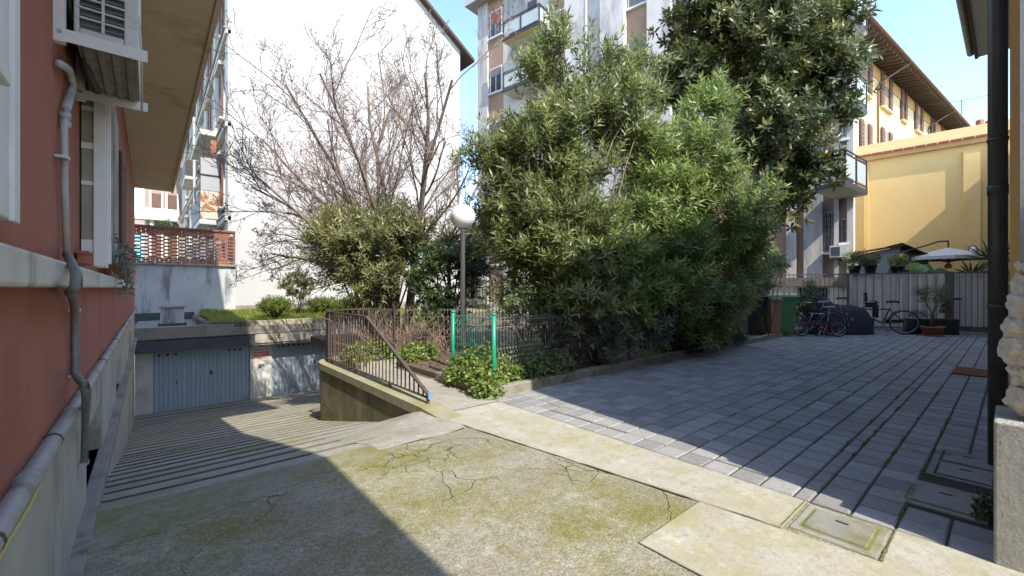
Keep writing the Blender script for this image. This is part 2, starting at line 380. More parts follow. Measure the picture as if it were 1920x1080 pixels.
def share(name, mesh, parent, loc, rot=0, scale=(1, 1, 1)):
    o = bpy.data.objects.new(name, mesh); o.location = loc; o.rotation_euler = (0, 0, rot) if not hasattr(rot, '__len__') else rot
    o.scale = scale
    return link(o, parent)
class Frame:
    """a vertical plane: s runs along it, h out of it, z up"""
    def __init__(s, o, w, n): s.o = Vector((o[0], o[1], 0)); s.w = Vector((w[0], w[1], 0)).normalized(); s.n = Vector((n[0], n[1], 0)).normalized()
    def p(s, a, h, z): return s.o+s.w*a+s.n*h+Vector((0, 0, z))
    def box(s, mb, a0, a1, h0, h1, z0, z1): return mb.obox(s.p(a0, h0, z0), s.w*(a1-a0), s.n*(h1-h0), (0, 0, z1-z0))
    def at(s, px, py, h=0):
        q = hit(px, py, s.p(0, h, 0), s.n)-s.o
        return q.dot(s.w), q.z
    def part(s, name, m, parent, *b): return s.box(MB(), *b).build(name, m, parent)

# ------------------------------------------------------------------ foliage helpers
def unit(a): return a/np.maximum(np.linalg.norm(a, axis=-1, keepdims=True), 1e-9)
def leaf_mesh(name, m, parent, pos, d, nr, L, Wd, rnd, fold=.22, curl=.0):
    """kite-shaped leaves folded along the midrib, one mesh"""
    n = len(pos); d = unit(d); side = unit(np.cross(d, nr)); nr = np.cross(side, d)
    L = np.broadcast_to(L, (n,))[:, None]; Wd = np.broadcast_to(Wd, (n,))[:, None]
    mid = pos+d*L*.45-nr*Wd*curl
    v = np.stack([pos, mid-side*Wd*.5+nr*Wd*fold, pos+d*L-nr*L*curl*.35, mid+side*Wd*.5+nr*Wd*fold], 1).reshape(-1, 3)
    b = np.arange(n)[:, None]*4
    f = np.concatenate([b+np.array([0, 1, 2]), b+np.array([0, 2, 3])], 1).reshape(-1)
    me = bpy.data.meshes.new(name); me.vertices.add(n*4); me.loops.add(n*6); me.polygons.add(n*2)
    me.vertices.foreach_set('co', v.astype(np.float32).ravel()); me.loops.foreach_set('vertex_index', f.astype(np.int32))
    me.polygons.foreach_set('loop_start', np.arange(0, n*6, 3, dtype=np.int32))
    me.polygons.foreach_set('loop_total', np.full(n*2, 3, dtype=np.int32)); me.update(calc_edges=True)
    a = me.attributes.new('rnd', 'FLOAT', 'FACE'); a.data.foreach_set('value', np.repeat(np.clip(rnd, 0, 1), 2).astype(np.float32))
    me.materials.append(m)
    o = bpy.data.objects.new(name, me); return link(o, parent)
def clumps(r, blobs, k):
    """k clump centres spread through a list of ellipsoids (centre, radii, weight), shell-biased"""
    w = np.array([b[2] for b in blobs], float); w /= w.sum()
    i = r.choice(len(blobs), k, p=w)
    c = np.array([list(b[0]) for b in blobs])[i]; ra = np.array([b[1] for b in blobs])[i]
    u = unit(r.normal(size=(k, 3))); rad = .35+.65*r.random(k)**.55
    rad = rad*(1+.18*r.normal(size=k)*(r.random(k) < .3))
    return c+u*ra*rad[:, None], u
def shoots(name, m, parent, blobs, k, per, spread, nl, L, Wd, slen, seed, up=.7, droop=.15, angle=(30, 80), out=.6, ymin=None):
    r = np.random.default_rng(seed)
    cc, cu = clumps(r, blobs, k)
    sp = np.repeat(cc, per, 0)+r.normal(size=(k*per, 3))*spread
    su = np.repeat(cu, per, 0)
    tone = np.repeat(r.random(k)*.5, per)+r.random(k*per)*.25
    if ymin is not None:
        keep = sp[:, 2] > ymin; sp, su, tone = sp[keep], su[keep], tone[keep]
    S = len(sp)
    sd = unit(su*out+np.array([0, 0, up])+r.normal(size=(S, 3))*.38)
    t = (np.arange(nl)/max(nl-1, 1))[None, :].repeat(S, 0)
    pos = sp[:, None, :]+sd[:, None, :]*(t*slen)[..., None]
    ref = unit(np.cross(sd, r.normal(size=(S, 3)))); ref2 = np.cross(sd, ref)
    ph = np.arange(nl)[None, :]*2.4+r.random((S, 1))*6.28
    ang = np.radians(angle[1]+(angle[0]-angle[1])*t+r.normal(size=t.shape)*10)
    rad = ref[:, None, :]*np.cos(ph)[..., None]+ref2[:, None, :]*np.sin(ph)[..., None]
    d = sd[:, None, :]*np.cos(ang)[..., None]+rad*np.sin(ang)[..., None]
    d[..., 2] -= droop*(1-t)
    nr = sd[:, None, :]*np.sin(ang)[..., None]-rad*np.cos(ang)[..., None]
    n = S*nl
    LL = L*(.7+.5*r.random(n))
    rnd = (tone[:, None]+.25*t).reshape(-1)+r.normal(size=n)*.07
    return leaf_mesh(name, m, parent, pos.reshape(-1, 3), d.reshape(-1, 3), nr.reshape(-1, 3), LL, Wd*(.8+.4*r.random(n)), rnd, curl=.25), cc
def stems(name, m, parent, base, targets, r0, seed, bend=.25, n=5, rb=.1):
    rr = random.Random(seed); mb = MB()
    for tgt in targets:
        b = Vector(base)+Vector((rr.uniform(-rb, rb), rr.uniform(-rb, rb), 0)); e = Vector(tgt); q = []
        off = Vector((rr.uniform(-bend, bend), rr.uniform(-bend, bend), 0))
        for i in range(6):
            t = i/5; q.append(b.lerp(e, t)+Vector((0, 0, (e.z-b.z)*.22*math.sin(math.pi*t)))+off*math.sin(math.pi*t))
        k = r0*rr.uniform(.6, 1.1)
        mb.tube(q, [k*(1-.8*i/5) for i in range(6)], n)
    return mb.build(name, m, parent, True)
def ground_cover(name, m, parent, blobs, n, L, seed, zmin=0.02):
    r = np.random.default_rng(seed); w = np.array([b[2] for b in blobs], float); w /= w.sum()
    i = r.choice(len(blobs), n, p=w); c = np.array([list(b[0]) for b in blobs])[i]; ra = np.array([b[1] for b in blobs])[i]
    u = unit(r.normal(size=(n, 3))); u[:, 2] = np.abs(u[:, 2])
    k = (.6+.45*r.random(n))[:, None]; bumpy = 1+.22*np.sin(u[:, :1]*9+c[:, :1]*7)*np.cos(u[:, 1:2]*8)
    pos = c+u*ra*k*bumpy; pos[:, 2] = np.maximum(pos[:, 2], zmin)
    d = unit(u*.5+r.normal(size=(n, 3))*.6); nr = unit(u+r.normal(size=(n, 3))*.45+np.array([0, -.1, .4]))
    return leaf_mesh(name, m, parent, pos, d, nr, L*(.6+.7*r.random(n)), L*.7, r.random(n)*.75+.3*(k[:, 0]-.6), fold=.12)

# ================================================================== THE SETTING
def zr(v):
    pts = [(3.55, 0), (8.2, -1.06), (12, -1.72), (15.3, -2.26), (40, -2.30)]
    if v <= 3.55: return 0
    for (a, za), (b, zb) in zip(pts, pts[1:]):
        if v <= b: return za+(zb-za)*(v-a)/(b-a)
WALLU = -.30
AC_ = (3.1, 7.8); AR = .8
arc = [(AC_[0]+AR*math.cos(R(a)), AC_[1]+AR*math.sin(R(a))) for a in range(180, 100, -8)]
pit = [(WALLU, 3.55), (2.3, 3.55), (2.3, 5), (2.3, 6.5)]+arc+[(4.9, 13.0), (8.2, 16.0), (WALLU, 16.0)]
def slab_with_hole(name, outer, hole, z, m):
    rings = [[Vector((x, y, 0)) for x, y in outer], [Vector((x, y, 0)) for x, y in hole]]
    tri = tessellate_polygon(rings); mb = MB()
    mb.add([(x, y, z) for x, y in outer+hole], [tuple(t) for t in tri])
    return tag(mb.build(name, m), kind='structure')
slab_with_hole('ground', [(-400, -400), (400, -400), (400, 400), (-400, 400)], pit, 0, GROUND)

# ramp with cast grooves across it
def build_ramp():
    mb = MB(); gr = MB(); v = 3.55
    def right(v):
        if v < 7.8: return 2.35
        if v < 8.6: return 3.0
        return 3.0+(v-8.6)*.47 if v < 13 else 5.1+(v-13)*1.15
    while v < 15.98:
        L = .43+.03*math.sin(v*5) if v < 15.3 else .7
        a, b, c = v, min(v+L-.07, 16.0), min(v+L, 16.0)
        za, zb, zc = zr(a), zr(b), zr(c); za -= .014*(v < 3.56); x1 = right(c)+.1
        n = 8; xs = [WALLU+(x1-WALLU)*i/n for i in range(n+1)]
        for i in range(n):
            w0 = .02*math.sin(xs[i]*1.7+v); w1 = .02*math.sin(xs[i+1]*1.7+v)
            mb.add([(xs[i], a+w0, za+.016), (xs[i+1], a+w1, za+.016), (xs[i+1], b+w1, zb+.008), (xs[i], b+w0, zb+.008)], [(0, 1, 2, 3)])
            w2 = .02*math.sin(xs[i]*1.7+c); w3 = .02*math.sin(xs[i+1]*1.7+c)
            gr.add([(xs[i], b+w0, zb+.008), (xs[i+1], b+w1, zb+.008), (xs[i+1], c+w3-.004, zc-.004), (xs[i], c+w2-.004, zc-.004)], [(0, 1, 2, 3)])
            gr.add([(xs[i], c+w2-.004, zc-.004), (xs[i+1], c+w3-.004, zc-.004), (xs[i+1], c+w3, zc+.016), (xs[i], c+w2, zc+.016)], [(0, 1, 2, 3)])
        v = c
    o = tag(mb.build('ramp', RAMP), kind='structure'); gr.build('groove', GROOVE, o)
build_ramp()

hp = [(-.24, 3.56)]+[(-.24+1.9*i/60, 3.02+.30*(i/60)+.07*mnoise.noise(Vector((i*.11, 3, 0)))+.035*mnoise.noise(Vector((i*.5, 9, 0)))+.02*mnoise.noise(Vector((i*1.7, 1, 0)))) for i in range(61)]+[(1.66, 3.56)]
tag(MB().prism(hp, .001, .004).build('ramp_head', ground_mat('worn_ramp_head', (.25, .235, .185), (.32, .30, .245), (.18, .172, .06), (.44, .58), speck=False, bstr=.5)), kind='structure')
# lighter concrete strip along the paving, cast in slabs
strip = tag(MB().add([(2.28, 3.96, .004), (3.16, 3.96, .004), (3.16, .84, .004), (2.70, .84, .004)], [(0, 3, 2, 1)]).build('concrete_strip', STRIP), kind='structure')
MB().add([(1.97, 1.28, .005), (2.64, 1.28, .005), (2.74, .42, .005), (3.16, .42, .005), (3.16, .05, .005), (3.16, -3, .005), (1.9, -3, .005)], [(0, 1, 2, 3, 4, 5, 6)]).build('slab', STRIP, strip)
path = tag(MB().add([(2.42, 3.965, .006), (3.16, 3.965, .006), (3.16, 6.9, .006), (2.42, 6.9, .006)], [(0, 1, 2, 3)]).build('garden_path', PATH), kind='structure')
ap = MB(); NU, NV = 10, 14
for i in range(NU+1):
    for j in range(NV+1):
        u_ = 1.45+.86*i/NU; v_ = 3.40+1.9*j/NV; k_ = max(0, 1-(v_-3.4)/1.9)
        h_ = min(-zr(v_)+.01, .26*k_+.02)*math.exp(-(2.31-u_)/.26)
        ap.v.append(Vector((u_, v_, zr(v_)+.006+h_+.012*math.sin(u_*9+v_*7)*k_*(i/NU))))
ap.f = [(i*(NV+1)+j, (i+1)*(NV+1)+j, (i+1)*(NV+1)+j+1, i*(NV+1)+j+1) for i in range(NU) for j in range(NV)]
ap.build('concrete_apron', RAMP, path, True)

# paving
def mossline(p, q_, w, seed):
    r2 = random.Random(seed); mb = MB(); n_ = 40; p, q_ = Vector(p), Vector(q_); sd_ = (q_-p).cross(Vector((0, 0, 1))).normalized()
    for i in range(n_+1):
        c_ = p.lerp(q_, i/n_); k = w*(.25+max(0, mnoise.noise(c_*3.1))*2.4+r2.random()*.5)
        mb.v += [c_-sd_*k*r2.uniform(.3, .7)+Vector((0, 0, .0105)), c_+sd_*k*r2.uniform(.3, .7)+Vector((0, 0, .0105))]
    mb.f = [(2*i, 2*i+1, 2*i+3, 2*i+2) for i in range(n_)]
    return mb.build('moss_joint', MOSSD, strip)
MOSSD = mat('joint_moss', (.12, .11, .055), (.17, .16, .07), 14, .95, bs=60, bst=.8)
for i, (p_, q_, w_) in enumerate((((2.28, 3.96, 0), (2.70, .84, 0), .012), ((2.28, 3.962, 0), (3.16, 3.962, 0), .008), ((1.97, 1.28, 0), (2.64, 1.28, 0), .010), ((1.97, 1.28, 0), (1.9, -3, 0), .010), ((2.72, .85, 0), (3.14, .85, 0), .012), ((2.74, .42, 0), (3.16, .42, 0), .012))): mossline(p_, q_, w_, i)
paving = tag(MB().add([(3.16, .06, .0015), (24, -.4, .0015), (24, 4.1, .0015), (3.16, 4.1, .0015)], [(0, 1, 2, 3)]).build('paving', JOINT), kind='structure')
def paver_mesh(a, b):
    g = .0055; c = .008; t = .026; mb = MB()
    x0, x1, y0, y1 = -a/2+g, a/2-g, -b/2+g, b/2-g
    mb.add([(x0, y0, -.02), (x1, y0, -.02), (x1, y1, -.02), (x0, y1, -.02),
            (x0, y0, t-c), (x1, y0, t-c), (x1, y1, t-c), (x0, y1, t-c),
            (x0+c, y0+c, t), (x1-c, y0+c, t), (x1-c, y1-c, t), (x0+c, y1-c, t)],
           [(0, 1, 5, 4), (1, 2, 6, 5), (2, 3, 7, 6), (3, 0, 4, 7), (4, 5, 9, 8), (5, 6, 10, 9), (6, 7, 11, 10), (7, 4, 8, 11), (8, 9, 10, 11)])
    return mb
def build_paving():
    rr = random.Random(3); cols = []
    v = .92
    while v < 4.0: cols.append((v, v+.2)); v += .2
    cols.append((.827, .92)); v = .827
    while v > .03: cols.append((v-.2, v)); v -= .2
    cells = []
    for (v0, v1) in cols:
        u = 3.16+.2+rr.uniform(-.03, .03)
        # a soldier row borders the concrete strip
        cells.append((3.16+.1, (v0+v1)/2, .2, v1-v0))
        while u < 19:
            du = .205+rr.uniform(-.006, .006)
            cells.append((u+du/2, (v0+v1)/2, du, v1-v0)); u += du
    def free(c):
        x, y, a, b = c
        if 4.24 < x < 5.08 and y < .43: return False
        if 3.58 < x < 4.14 and y < .52: return False
        return y-b/2 > -.16 and (y > .02 or x < 40)
    cells = [c for c in cells if free(c)]
    cells.sort(key=lambda c: c[0]*FX+c[1]*FY)
    protos = {}
    far = MB(); farn = []
    vis = 0
    for x, y, a, b in cells:
        d = x*FX+y*FY; r = x*FY-y*FX
        inview = r/d < 1.19
        dz = -.015+rr.uniform(-.003, .003); tx, ty = rr.uniform(-.008, .008), rr.uniform(-.008, .008)
        if inview and vis < 300:
            key = (round(a, 3), round(b, 3))
            if key not in protos: protos[key] = paver_mesh(a, b).mesh('paver', PAVER)
            share('paver', protos[key], paving, (x, y, dz), (tx, ty, 0)); vis += 1
        else:
            far.M = Matrix.Translation((x, y, dz)) @ Matrix.Rotation(tx, 4, 'X') @ Matrix.Rotation(ty, 4, 'Y')
            k = paver_mesh(a, b); far.add(k.v, k.f); farn.append(rr.random())
    o = far.build('pavers', PAVER, paving); o['kind'] = 'stuff'
    at = o.data.attributes.new('rnd', 'FLOAT', 'FACE'); at.data.foreach_set('value', np.repeat(np.array(farn, np.float32), 9))
build_paving()
tag(MB().box(3.3, 13, -.14, .0, -.1, .012).build('paving_margin', KERB), kind='structure')

# manhole covers
def manhole(label, u0, u1, v0, v1, z, lids, keyhole=True):
    t = empty('manhole_cover', ((u0+u1)/2, (v0+v1)/2, 0), label, 'manhole cover', 'concrete manhole covers in the yard')
    MB().box(u0, u1, v0, v1, -.05, z).build('frame', COVER, t, bevel=.006)
    for (a, b, c, d) in lids:
        MB().box(a-.014, b+.014, c-.014, d+.014, z-.02, z+.0015).build('moss_joint', MOSS if z < .012 else JOINT, t)
        MB().box(a, b, c, d, z-.02, z+.008).build('lid', COVER, t, bevel=.006)
        if keyhole: MB().box((a+b)/2+.05, (a+b)/2+.065, (c+d)/2-.03, (c+d)/2+.03, z, z+.0105).build('keyhole', DARK, t)
manhole('single sunlit concrete manhole cover with mossy joint in the pale strip', 2.75, 3.13, .44, .82, .008, [(2.81, 3.07, .49, .77)])
manhole('shaded single rectangular concrete cover with mossy edge nearest the rough white wall', 3.62, 4.10, .09, .505, .011, [(3.68, 4.04, .12, .44)])
manhole('shaded double concrete cover with two lids side by side beside the rough wall', 4.28, 5.04, .06, .415, .013, [(4.33, 4.62, .09, .36), (4.69, 4.98, .09, .36)])

# planting bed and its kerb
bed = tag(MB().prism([(3.24, 4.18), (14.6, 4.18), (15.6, 6.2), (15.6, 12), (3.24, 12), (3.24, 5.6)], -.05, .085).build('planting_bed', SOIL), kind='structure')
kerb = empty('bed_kerb', (8, 4.1, 0), 'low mossy concrete kerb edging the big shrub bed along the paving', 'kerb')
u = 3.17
while u < 14.4:
    L = .98; MB().box(u, u+L-.012, 4.10, 4.22, -.05, .135+rng.uniform(-.008, .008)).build('kerb_stone', KERB, kerb, bevel=.012); u += L
v = 4.235
for L in (.62, .6):
    MB().box(3.17, 3.29, v, v+L-.012, -.05, .125+rng.uniform(-.008, .008)).build('kerb_stone', KERB, kerb, bevel=.012); v += L
# far bed that closes the path
backbed = tag(MB().prism([(2.62, 6.92), (3.35, 6.92), (4.2, 7.2), (4.2, 9.0), (2.75, 8.3)], -.02, .10).build('garden_bed', SOIL), kind='structure')
MB().box(2.55, 3.5, 6.84, 6.93, -.02, .13).build('bed_edging', PATH, backbed)
tag(MB().add([(2.6, 6.9, .004), (3.2, 5.6, .004), (15, 12, .004), (15, 20, .004), (6.5, 15.9, .004), (5.2, 13.1, .004), (3, 8.7, .004)], [(0, 1, 2, 3, 4, 5, 6)]).build('garden_soil', SOIL), kind='structure')

# ================================================================== RED HOUSE ON THE LEFT
red = empty('red_house', (WALLU, 4, 0), 'red plastered house with grey base and deep beige eave at left', 'house')
B = lambda name, m, par, *b, **k: MB().box(*b).build(name, m, par, **k)
V0, V1 = -9.0, 15.75
# base wall is pierced by cellar openings
ops = [(3.80, 4.98), (7.06, 8.15), (11.6, 12.7)]
bw = MB(); a = V0
for (p, q) in ops: bw.box(-.6, WALLU, a, p, .0, .78); bw.box(-.6, WALLU, p, q, .43, .78); a = q
bw.box(-.6, WALLU, a, V1, .0, .78); bw.box(-.6, WALLU, V0, V1, -2.6, 0)
base = bw.build('base_wall', BASEP, red)
for (p, q) in ops: B('cellar_opening', DARK, red, -.62, -.55, p-.05, q+.05, -.02, .46)
MB().tube([(-.38, 3.7, .06), (-.40, 4.4, .20), (-.46, 5.0, .26)], .035, 8).build('cellar_pipe', WPAINT, red, True)
B('base_ledge', CONC, red, WALLU-.02, -.235, 2.62, V1, -.07, .012, bevel=.008)
B('string_course', STRING, red, -.6, -.24, V0, V1+.06, 1.352, 1.452, bevel=.012)
uw = MB(); uw.box(-.6, WALLU+.004, V0, V1, .78, 1.352); uw.box(-.6, WALLU+.004, V0, 4.50, 1.452, 4.15)
uw.box(-.6, WALLU+.004, 5.55, 8.6, 1.452, 4.15); uw.box(-.6, WALLU+.004, 9.7, V1, 1.452, 4.15)
for a, b in ((4.50, 5.55), (8.6, 9.7)): uw.box(-.6, WALLU+.004, a, b, 3.2, 4.15)
uw.build('wall', RED, red)
B('eave_slab', SLAB, red, -.6, .525, V0, 15.9, 4.15, 4.36)
B('eave_drip', SLAB, red, .50, .545, V0, 15.93, 4.118, 4.38)
B('upper_wall', RED, red, -9, WALLU, 1.0, V1, 4.36, 11)
B('roof', TILERED, red, -9, 1.02, .4, 16.6, 11, 11.35)
B('rear_wall', RED, red, -9, -.6, V0, V1, -2.6, 4.15)
for a, b in ((4.50, 5.55), (8.6, 9.7)):
    B('window_pane', GLASS, red, -.56, -.53, a, b, 1.452, 3.2)
    f = MB(); f.box(-.53, -.48, a, a+.06, 1.452, 3.2); f.box(-.53, -.48, b-.06, b, 1.452, 3.2); f.box(-.53, -.48, (a+b)/2-.03, (a+b)/2+.03, 1.452, 3.2)
    f.build('window_frame', WPAINT, red)
# folding shutter of the next window, standing out from the wall
s = B('shutter_panel', SHUTIN, red, -.296, -.238, 3.42, 3.445, 1.56, 3.0)
for z, q_ in ((1.59, .035), (1.947, .012), (2.16, .018), (2.372, .012), (2.7, .012)): B('shutter_rail', WPAINT, s, -.292, -.238, 3.408, 3.421, z-q_, z+q_)
B('hinge_stile', DARK, s, -.297, -.290, 3.40, 3.43, 1.52, 3.0)
s2 = B('shutter_stile', WPAINT, red, -.240, -.188, 3.395, 3.45, 1.475, 3.0, bevel=.003)
B('stile_bead', WPAINT, s2, -.188, -.168, 3.41, 3.47, 1.49, 3.0, bevel=.003)
B('hinge_strip', GALV, s2, -.170, -.163, 3.44, 3.47, 1.6, 2.9)
B('shutter_leaf', WPAINT, red, -.294, -.235, 4.32, 4.50, 1.50, 3.0, bevel=.004)
B('shutter_leaf', SHUTIN, red, -.294, -.25, 5.6, 6.3, 1.52, 3.1)
B('shutter_leaf', WOODDK, red, -.294, -.262, 7.4, 8.5, 1.52, 3.1)
# nearest shutter, at the frame's edge
s = B('shutter_leaf', WPAINT, red, -.296, -.262, 1.0, 1.655, 1.52, 3.4, bevel=.005)
for v in (1.26, 1.42): B('shutter_groove', SHUTIN, s, -.263, -.2605, v, v+.008, 1.56, 3.3)
B('shutter_stile', WPAINT, s, -.264, -.252, 1.60, 1.66, 1.515, 3.4, bevel=.003)
B('shutter_batten', WPAINT, s, -.264, -.235, 1.0, 1.46, 1.80, 1.83, bevel=.004)
# lower grey drain with collars, and the yellow cable under it
drain = empty('drain_pipe', (-.24, 4, .76), 'fat grey drain pipe running along the foot of the red wall', 'pipe')
MB().tube([(-.272, V0+1, .785), (-.272, 15.6, .775)], .027, 12).build('pipe', GPIPE, drain, True)
for v in (.95, 1.85, 2.75, 3.9, 5.2, 7.2, 9.5, 12): MB().tube([(-.272, v, .783), (-.272, v+.05, .783)], .031, 12).build('collar', GPIPE, drain, True)
for v in (1.46, 2.3, 3.3, 4.5, 6.2, 8.4): MB().tube([(-.272, v, .783), (-.272, v+.012, .783)], .030, 10).build('clip', METBR, drain, True)
tag(MB().tube([(-.286, -.4, .74), (-.288, 1.2, .69), (-.288, 2.0, .66), (-.290, 2.62, .70)], .006, 6).build('yellow_cable', YCABLE, None, True), 'thin yellow cable stretched under the grey drain pipe on the base wall', 'cable')
con = empty('conduit', (-.27, 3, 0), 'grey conduit dropping from the air conditioner down the red wall', 'conduit')
q = lambda px, py, u=-.275: hit(px, py, (u, 0, 0), (1, 0, 0))
MB().tube([q(112, 120), q(128, 130), q(136, 160), q(130, 185), q(124, 205)], .016, 8).build('hose', CONDUIT, con, True)
MB().tube([q(124, 205), q(120, 240), q(121, 350), q(125, 478)], .0125, 8).build('upper_tube', CONDUIT, con, True)
for y in (212, 228): MB().tube([q(122, y), q(122, y+11)], .019, 8).build('coupling', CONDUIT, con, True)
MB().tube([q(125, 478), q(134, 492, -.24), q(143, 515, -.19), q(142, 538, -.185), q(131, 548, -.21), q(137, 556, -.24), q(140, 580, -.27), q(140, 700), q(148, 712, -.24), q(158, 722, -.205), q(162, 740, -.205), q(160, 800, -.27), q(158, 868, -.275)], .016, 8).build('flexible_tube', FLEX, con, True)
for px, y in ((140, 582), (140, 703), (160, 765), (158, 868), (117, 296)):
    c = q(px, y); MB().box(c.x-.02, c.x+.02, c.y-.03, c.y+.03, c.z-.006, c.z+.006).build('clip', STEEL, con)
# air conditioner, its coil side towards us
acu = empty('air_conditioner', (-.15, 2.9, 2.42), 'white outdoor air conditioner with caged coil on wall brackets', 'air conditioner')
x0, x1, y0, y1, z0, z1 = -.245, -.035, 2.60, 3.38, 2.44, 3.05
cs = MB(); cs.box(x0, x1, y0+.03, y1, z0+.002, z1); cs.box(x0, x0+.018, y0, y0+.03, z0, z1); cs.box(x1-.05, x1, y0, y0+.03, z0, z1); cs.box(x0+.018, x1-.05, y0, y0+.03, z0, z0+.032)
cs.build('casing', ACW, acu, bevel=.006)
B('coil', COIL, acu, x0+.02, x1-.052, y0+.018, y0+.032, z0+.034, z1-.02)
for i in range(9): B('fin', GALV, acu, x0+.022, x1-.054, y0+.012, y0+.02, z0+.05+i*.022, z0+.0535+i*.022)
for i in range(7): B('guard_bar', ACW, acu, x0+.012, x1-.046, y0-.003, y0+.006, z0+.073+i*.043, z0+.0795+i*.043)
B('guard_post', ACW, acu, -.158, -.148, y0-.005, y0+.007, z0+.03, z1)
B('base_tray', GALV, acu, x0+.006, x1-.004, y0+.004, y1, z0-.022, z0-.001)
for i in range(4): B('tray_rib', GALV, acu, x0+.02+i*.047, x0+.045+i*.047, y0+.06, y1-.06, z0-.034, z0-.02, bevel=.004)
MB().tube([(-.035, 2.62, 2.6), (-.026, 2.63, 2.45), (-.026, 2.7, 2.36), (-.03, 3.3, 2.36)], .005, 6).build('cable', STRING, acu, True)
MB().tube([(-.28, 2.62, 2.7), (-.25, 2.72, 2.5), (-.23, 2.85, 2.40), (-.2, 3.05, 2.36)], .018, 7).build('insulated_hose', PLBLACK, acu, True)
for v in (2.53, 3.24):
    br = MB(); br.box(-.296, -.004, v, v+.03, 2.385, 2.415); br.box(-.296, -.004, v-.002, v+.001, 2.365, 2.416)
    br.build('bracket_arm', WPAINT, acu)
    B('bracket_rail', WPAINT, acu, -.297, -.262, v-.004, v+.032, 2.36, 3.1)
    MB().tube([(-.278, v-.010, 2.40), (-.278, v-.004, 2.40)], .008, 8).build('bolt', STEEL, acu)
# potted succulent on the string course
sp = empty('succulent_pot', (-.22, 6, 1.452), 'straggly grey-green potted succulent on the ledge of the red house', 'plant')
MB().lathe([(.05, 1.476), (.065, 1.58), (.07, 1.58), (.07, 1.6)], (-.26, 5.4, 0), 12).build('pot', TERRA, sp, True)
r_ = np.random.default_rng(4)
pp = []
for c, n, rad in (((-.21, 5.5, 1.60), 90, .09), ((-.17, 5.6, 1.50), 60, .07), ((-.16, 5.4, 1.37), 40, .05), ((-.2, 5.0, 1.62), 40, .07), ((-.17, 6.2, 1.68), 40, .08)):
    pp.append(np.array(c)+r_.normal(size=(n, 3))*rad*np.array([.35, 1, 1]))
pp = np.concatenate(pp)
leaf_mesh('leaves', L_GREY, sp, pp, r_.normal(size=pp.shape)+np.array([.4, 0, .2]), r_.normal(size=pp.shape), .06, .022, r_.random(len(pp)))
MB().tube([(-.26, 5.4, 1.58), (-.2, 5.5, 1.7), (-.18, 5.7, 1.86)], .006, 5).tube([(-.26, 5.4, 1.58), (-.18, 5.3, 1.6), (-.16, 5.4, 1.40)], .006, 5).build('stem', TWIG, sp, True)
bx_ = empty('planter_box', (-.25, 3.4, 1.452), 'small orange terracotta trough on the ledge beneath the folded shutter', 'planter')
B('trough', TERRA, bx_, -.286, -.243, 3.16, 3.38, 1.476, 1.535, bevel=.006); B('rim', TERRA, bx_, -.289, -.240, 3.15, 3.39, 1.53, 1.545)

# ================================================================== RETAINING WALL AND RAILING
rw = empty('retaining_wall', (2.35, 6, 0), 'mossy curved concrete retaining wall beside the garage ramp', 'wall')
line_o = [(2.3, 3.75+.25*i) for i in range(16)]+[(2.3, 7.72)]+[(AC_[0]+AR*math.cos(R(a)), AC_[1]+AR*math.sin(R(a))) for a in range(178, 66, -8)]
line_i = [(2.52, 3.75+.25*i) for i in range(16)]+[(2.52, 7.72)]+[(AC_[0]+(AR-.22)*math.cos(R(a)), AC_[1]+(AR-.22)*math.sin(R(a))) for a in range(178, 66, -8)]
n = len(line_o)
wv = [(x, y, -2.6) for x, y in line_o]+[(x, y, .0) for x, y in line_o]
MB().add(wv, [(i, i+1, n+i+1, n+i) for i in range(n-1)]).build('face', WALLMOSS, rw, True)
cp = MB(); ve = []
for (x, y), (X, Y) in zip(line_o, line_i):
    k = min(1, max(.12, (y-3.75)/.5)); ox, oy = (x-X)/.22*.025, (y-Y)/.22*.025
    ve += [(x+ox, y+oy, -.07), (x+ox, y+oy, .035*k), (X, Y, .04*k), (X, Y, -.07)]
fs = []
for i in range(n-1):
    for j in range(4): fs.append((4*i+j, 4*i+(j+1) % 4, 4*i+4+(j+1) % 4, 4*i+4+j))
cp.add(ve, fs+[(0, 1, 2, 3), (4*n-4, 4*n-3, 4*n-2, 4*n-1)]).build('coping', WALLCAP, rw)
MB().add([(2.83, 8.55, -2.6), (4.9, 13, -2.6), (8.2, 16, -2.6), (8.2, 16, 0), (4.9, 13, 0), (2.83, 8.55, 0)], [(0, 1, 4, 5), (1, 2, 3, 4)]).build('rear_face', WALLMOSS, rw)

rail = empty('railing', (2.4, 6, 0), 'brown iron railing sloping down along the curved ramp wall', 'railing')
rl = [(2.41, 4.3+i*.112) for i in range(31)]
ar2 = AR-.11
rl += [(AC_[0]+ar2*math.cos(R(a)), AC_[1]+ar2*math.sin(R(a))) for a in np.arange(178, 62, -8.6)]
def rtop(y, i): return .15+(.93-.15)*min(1, (y-4.3)/1.78) if i < 31 else .93
tops = [Vector((x, y, rtop(y, i))) for i, (x, y) in enumerate(rl)]
bots = [Vector((x, y, .105)) for x, y in rl]
for i, (t, b) in enumerate(zip(tops, bots)):
    if t.z-b.z > .06 and i: MB().bar(b, t, .014).build('baluster', METBR, rail)
tr_ = MB(); br_ = MB()
for i in range(len(rl)-1):
    e = (tops[i+1]-tops[i]).normalized()*.004; tr_.bar(tops[i]-e, tops[i+1]+e, .042, .022)
    e = (bots[i+1]-bots[i]).normalized()*.004; br_.bar(bots[i]-e, bots[i+1]+e, .032, .012)
tr_.build('top_rail', METBR, rail); br_.build('bottom_rail', METBR, rail)
for i in (0, 9, 20, 30, 33, len(rl)-1):
    MB().bar((rl[i][0], rl[i][1], -.02), (rl[i][0], rl[i][1], tops[i].z if i > 20 or i == 0 else .1), .03).build('post', METBR, rail)
MB().bar((2.41, 4.285, .09), (2.41, 4.30, .165), .05, .03).build('tape', BLUEP, rail)

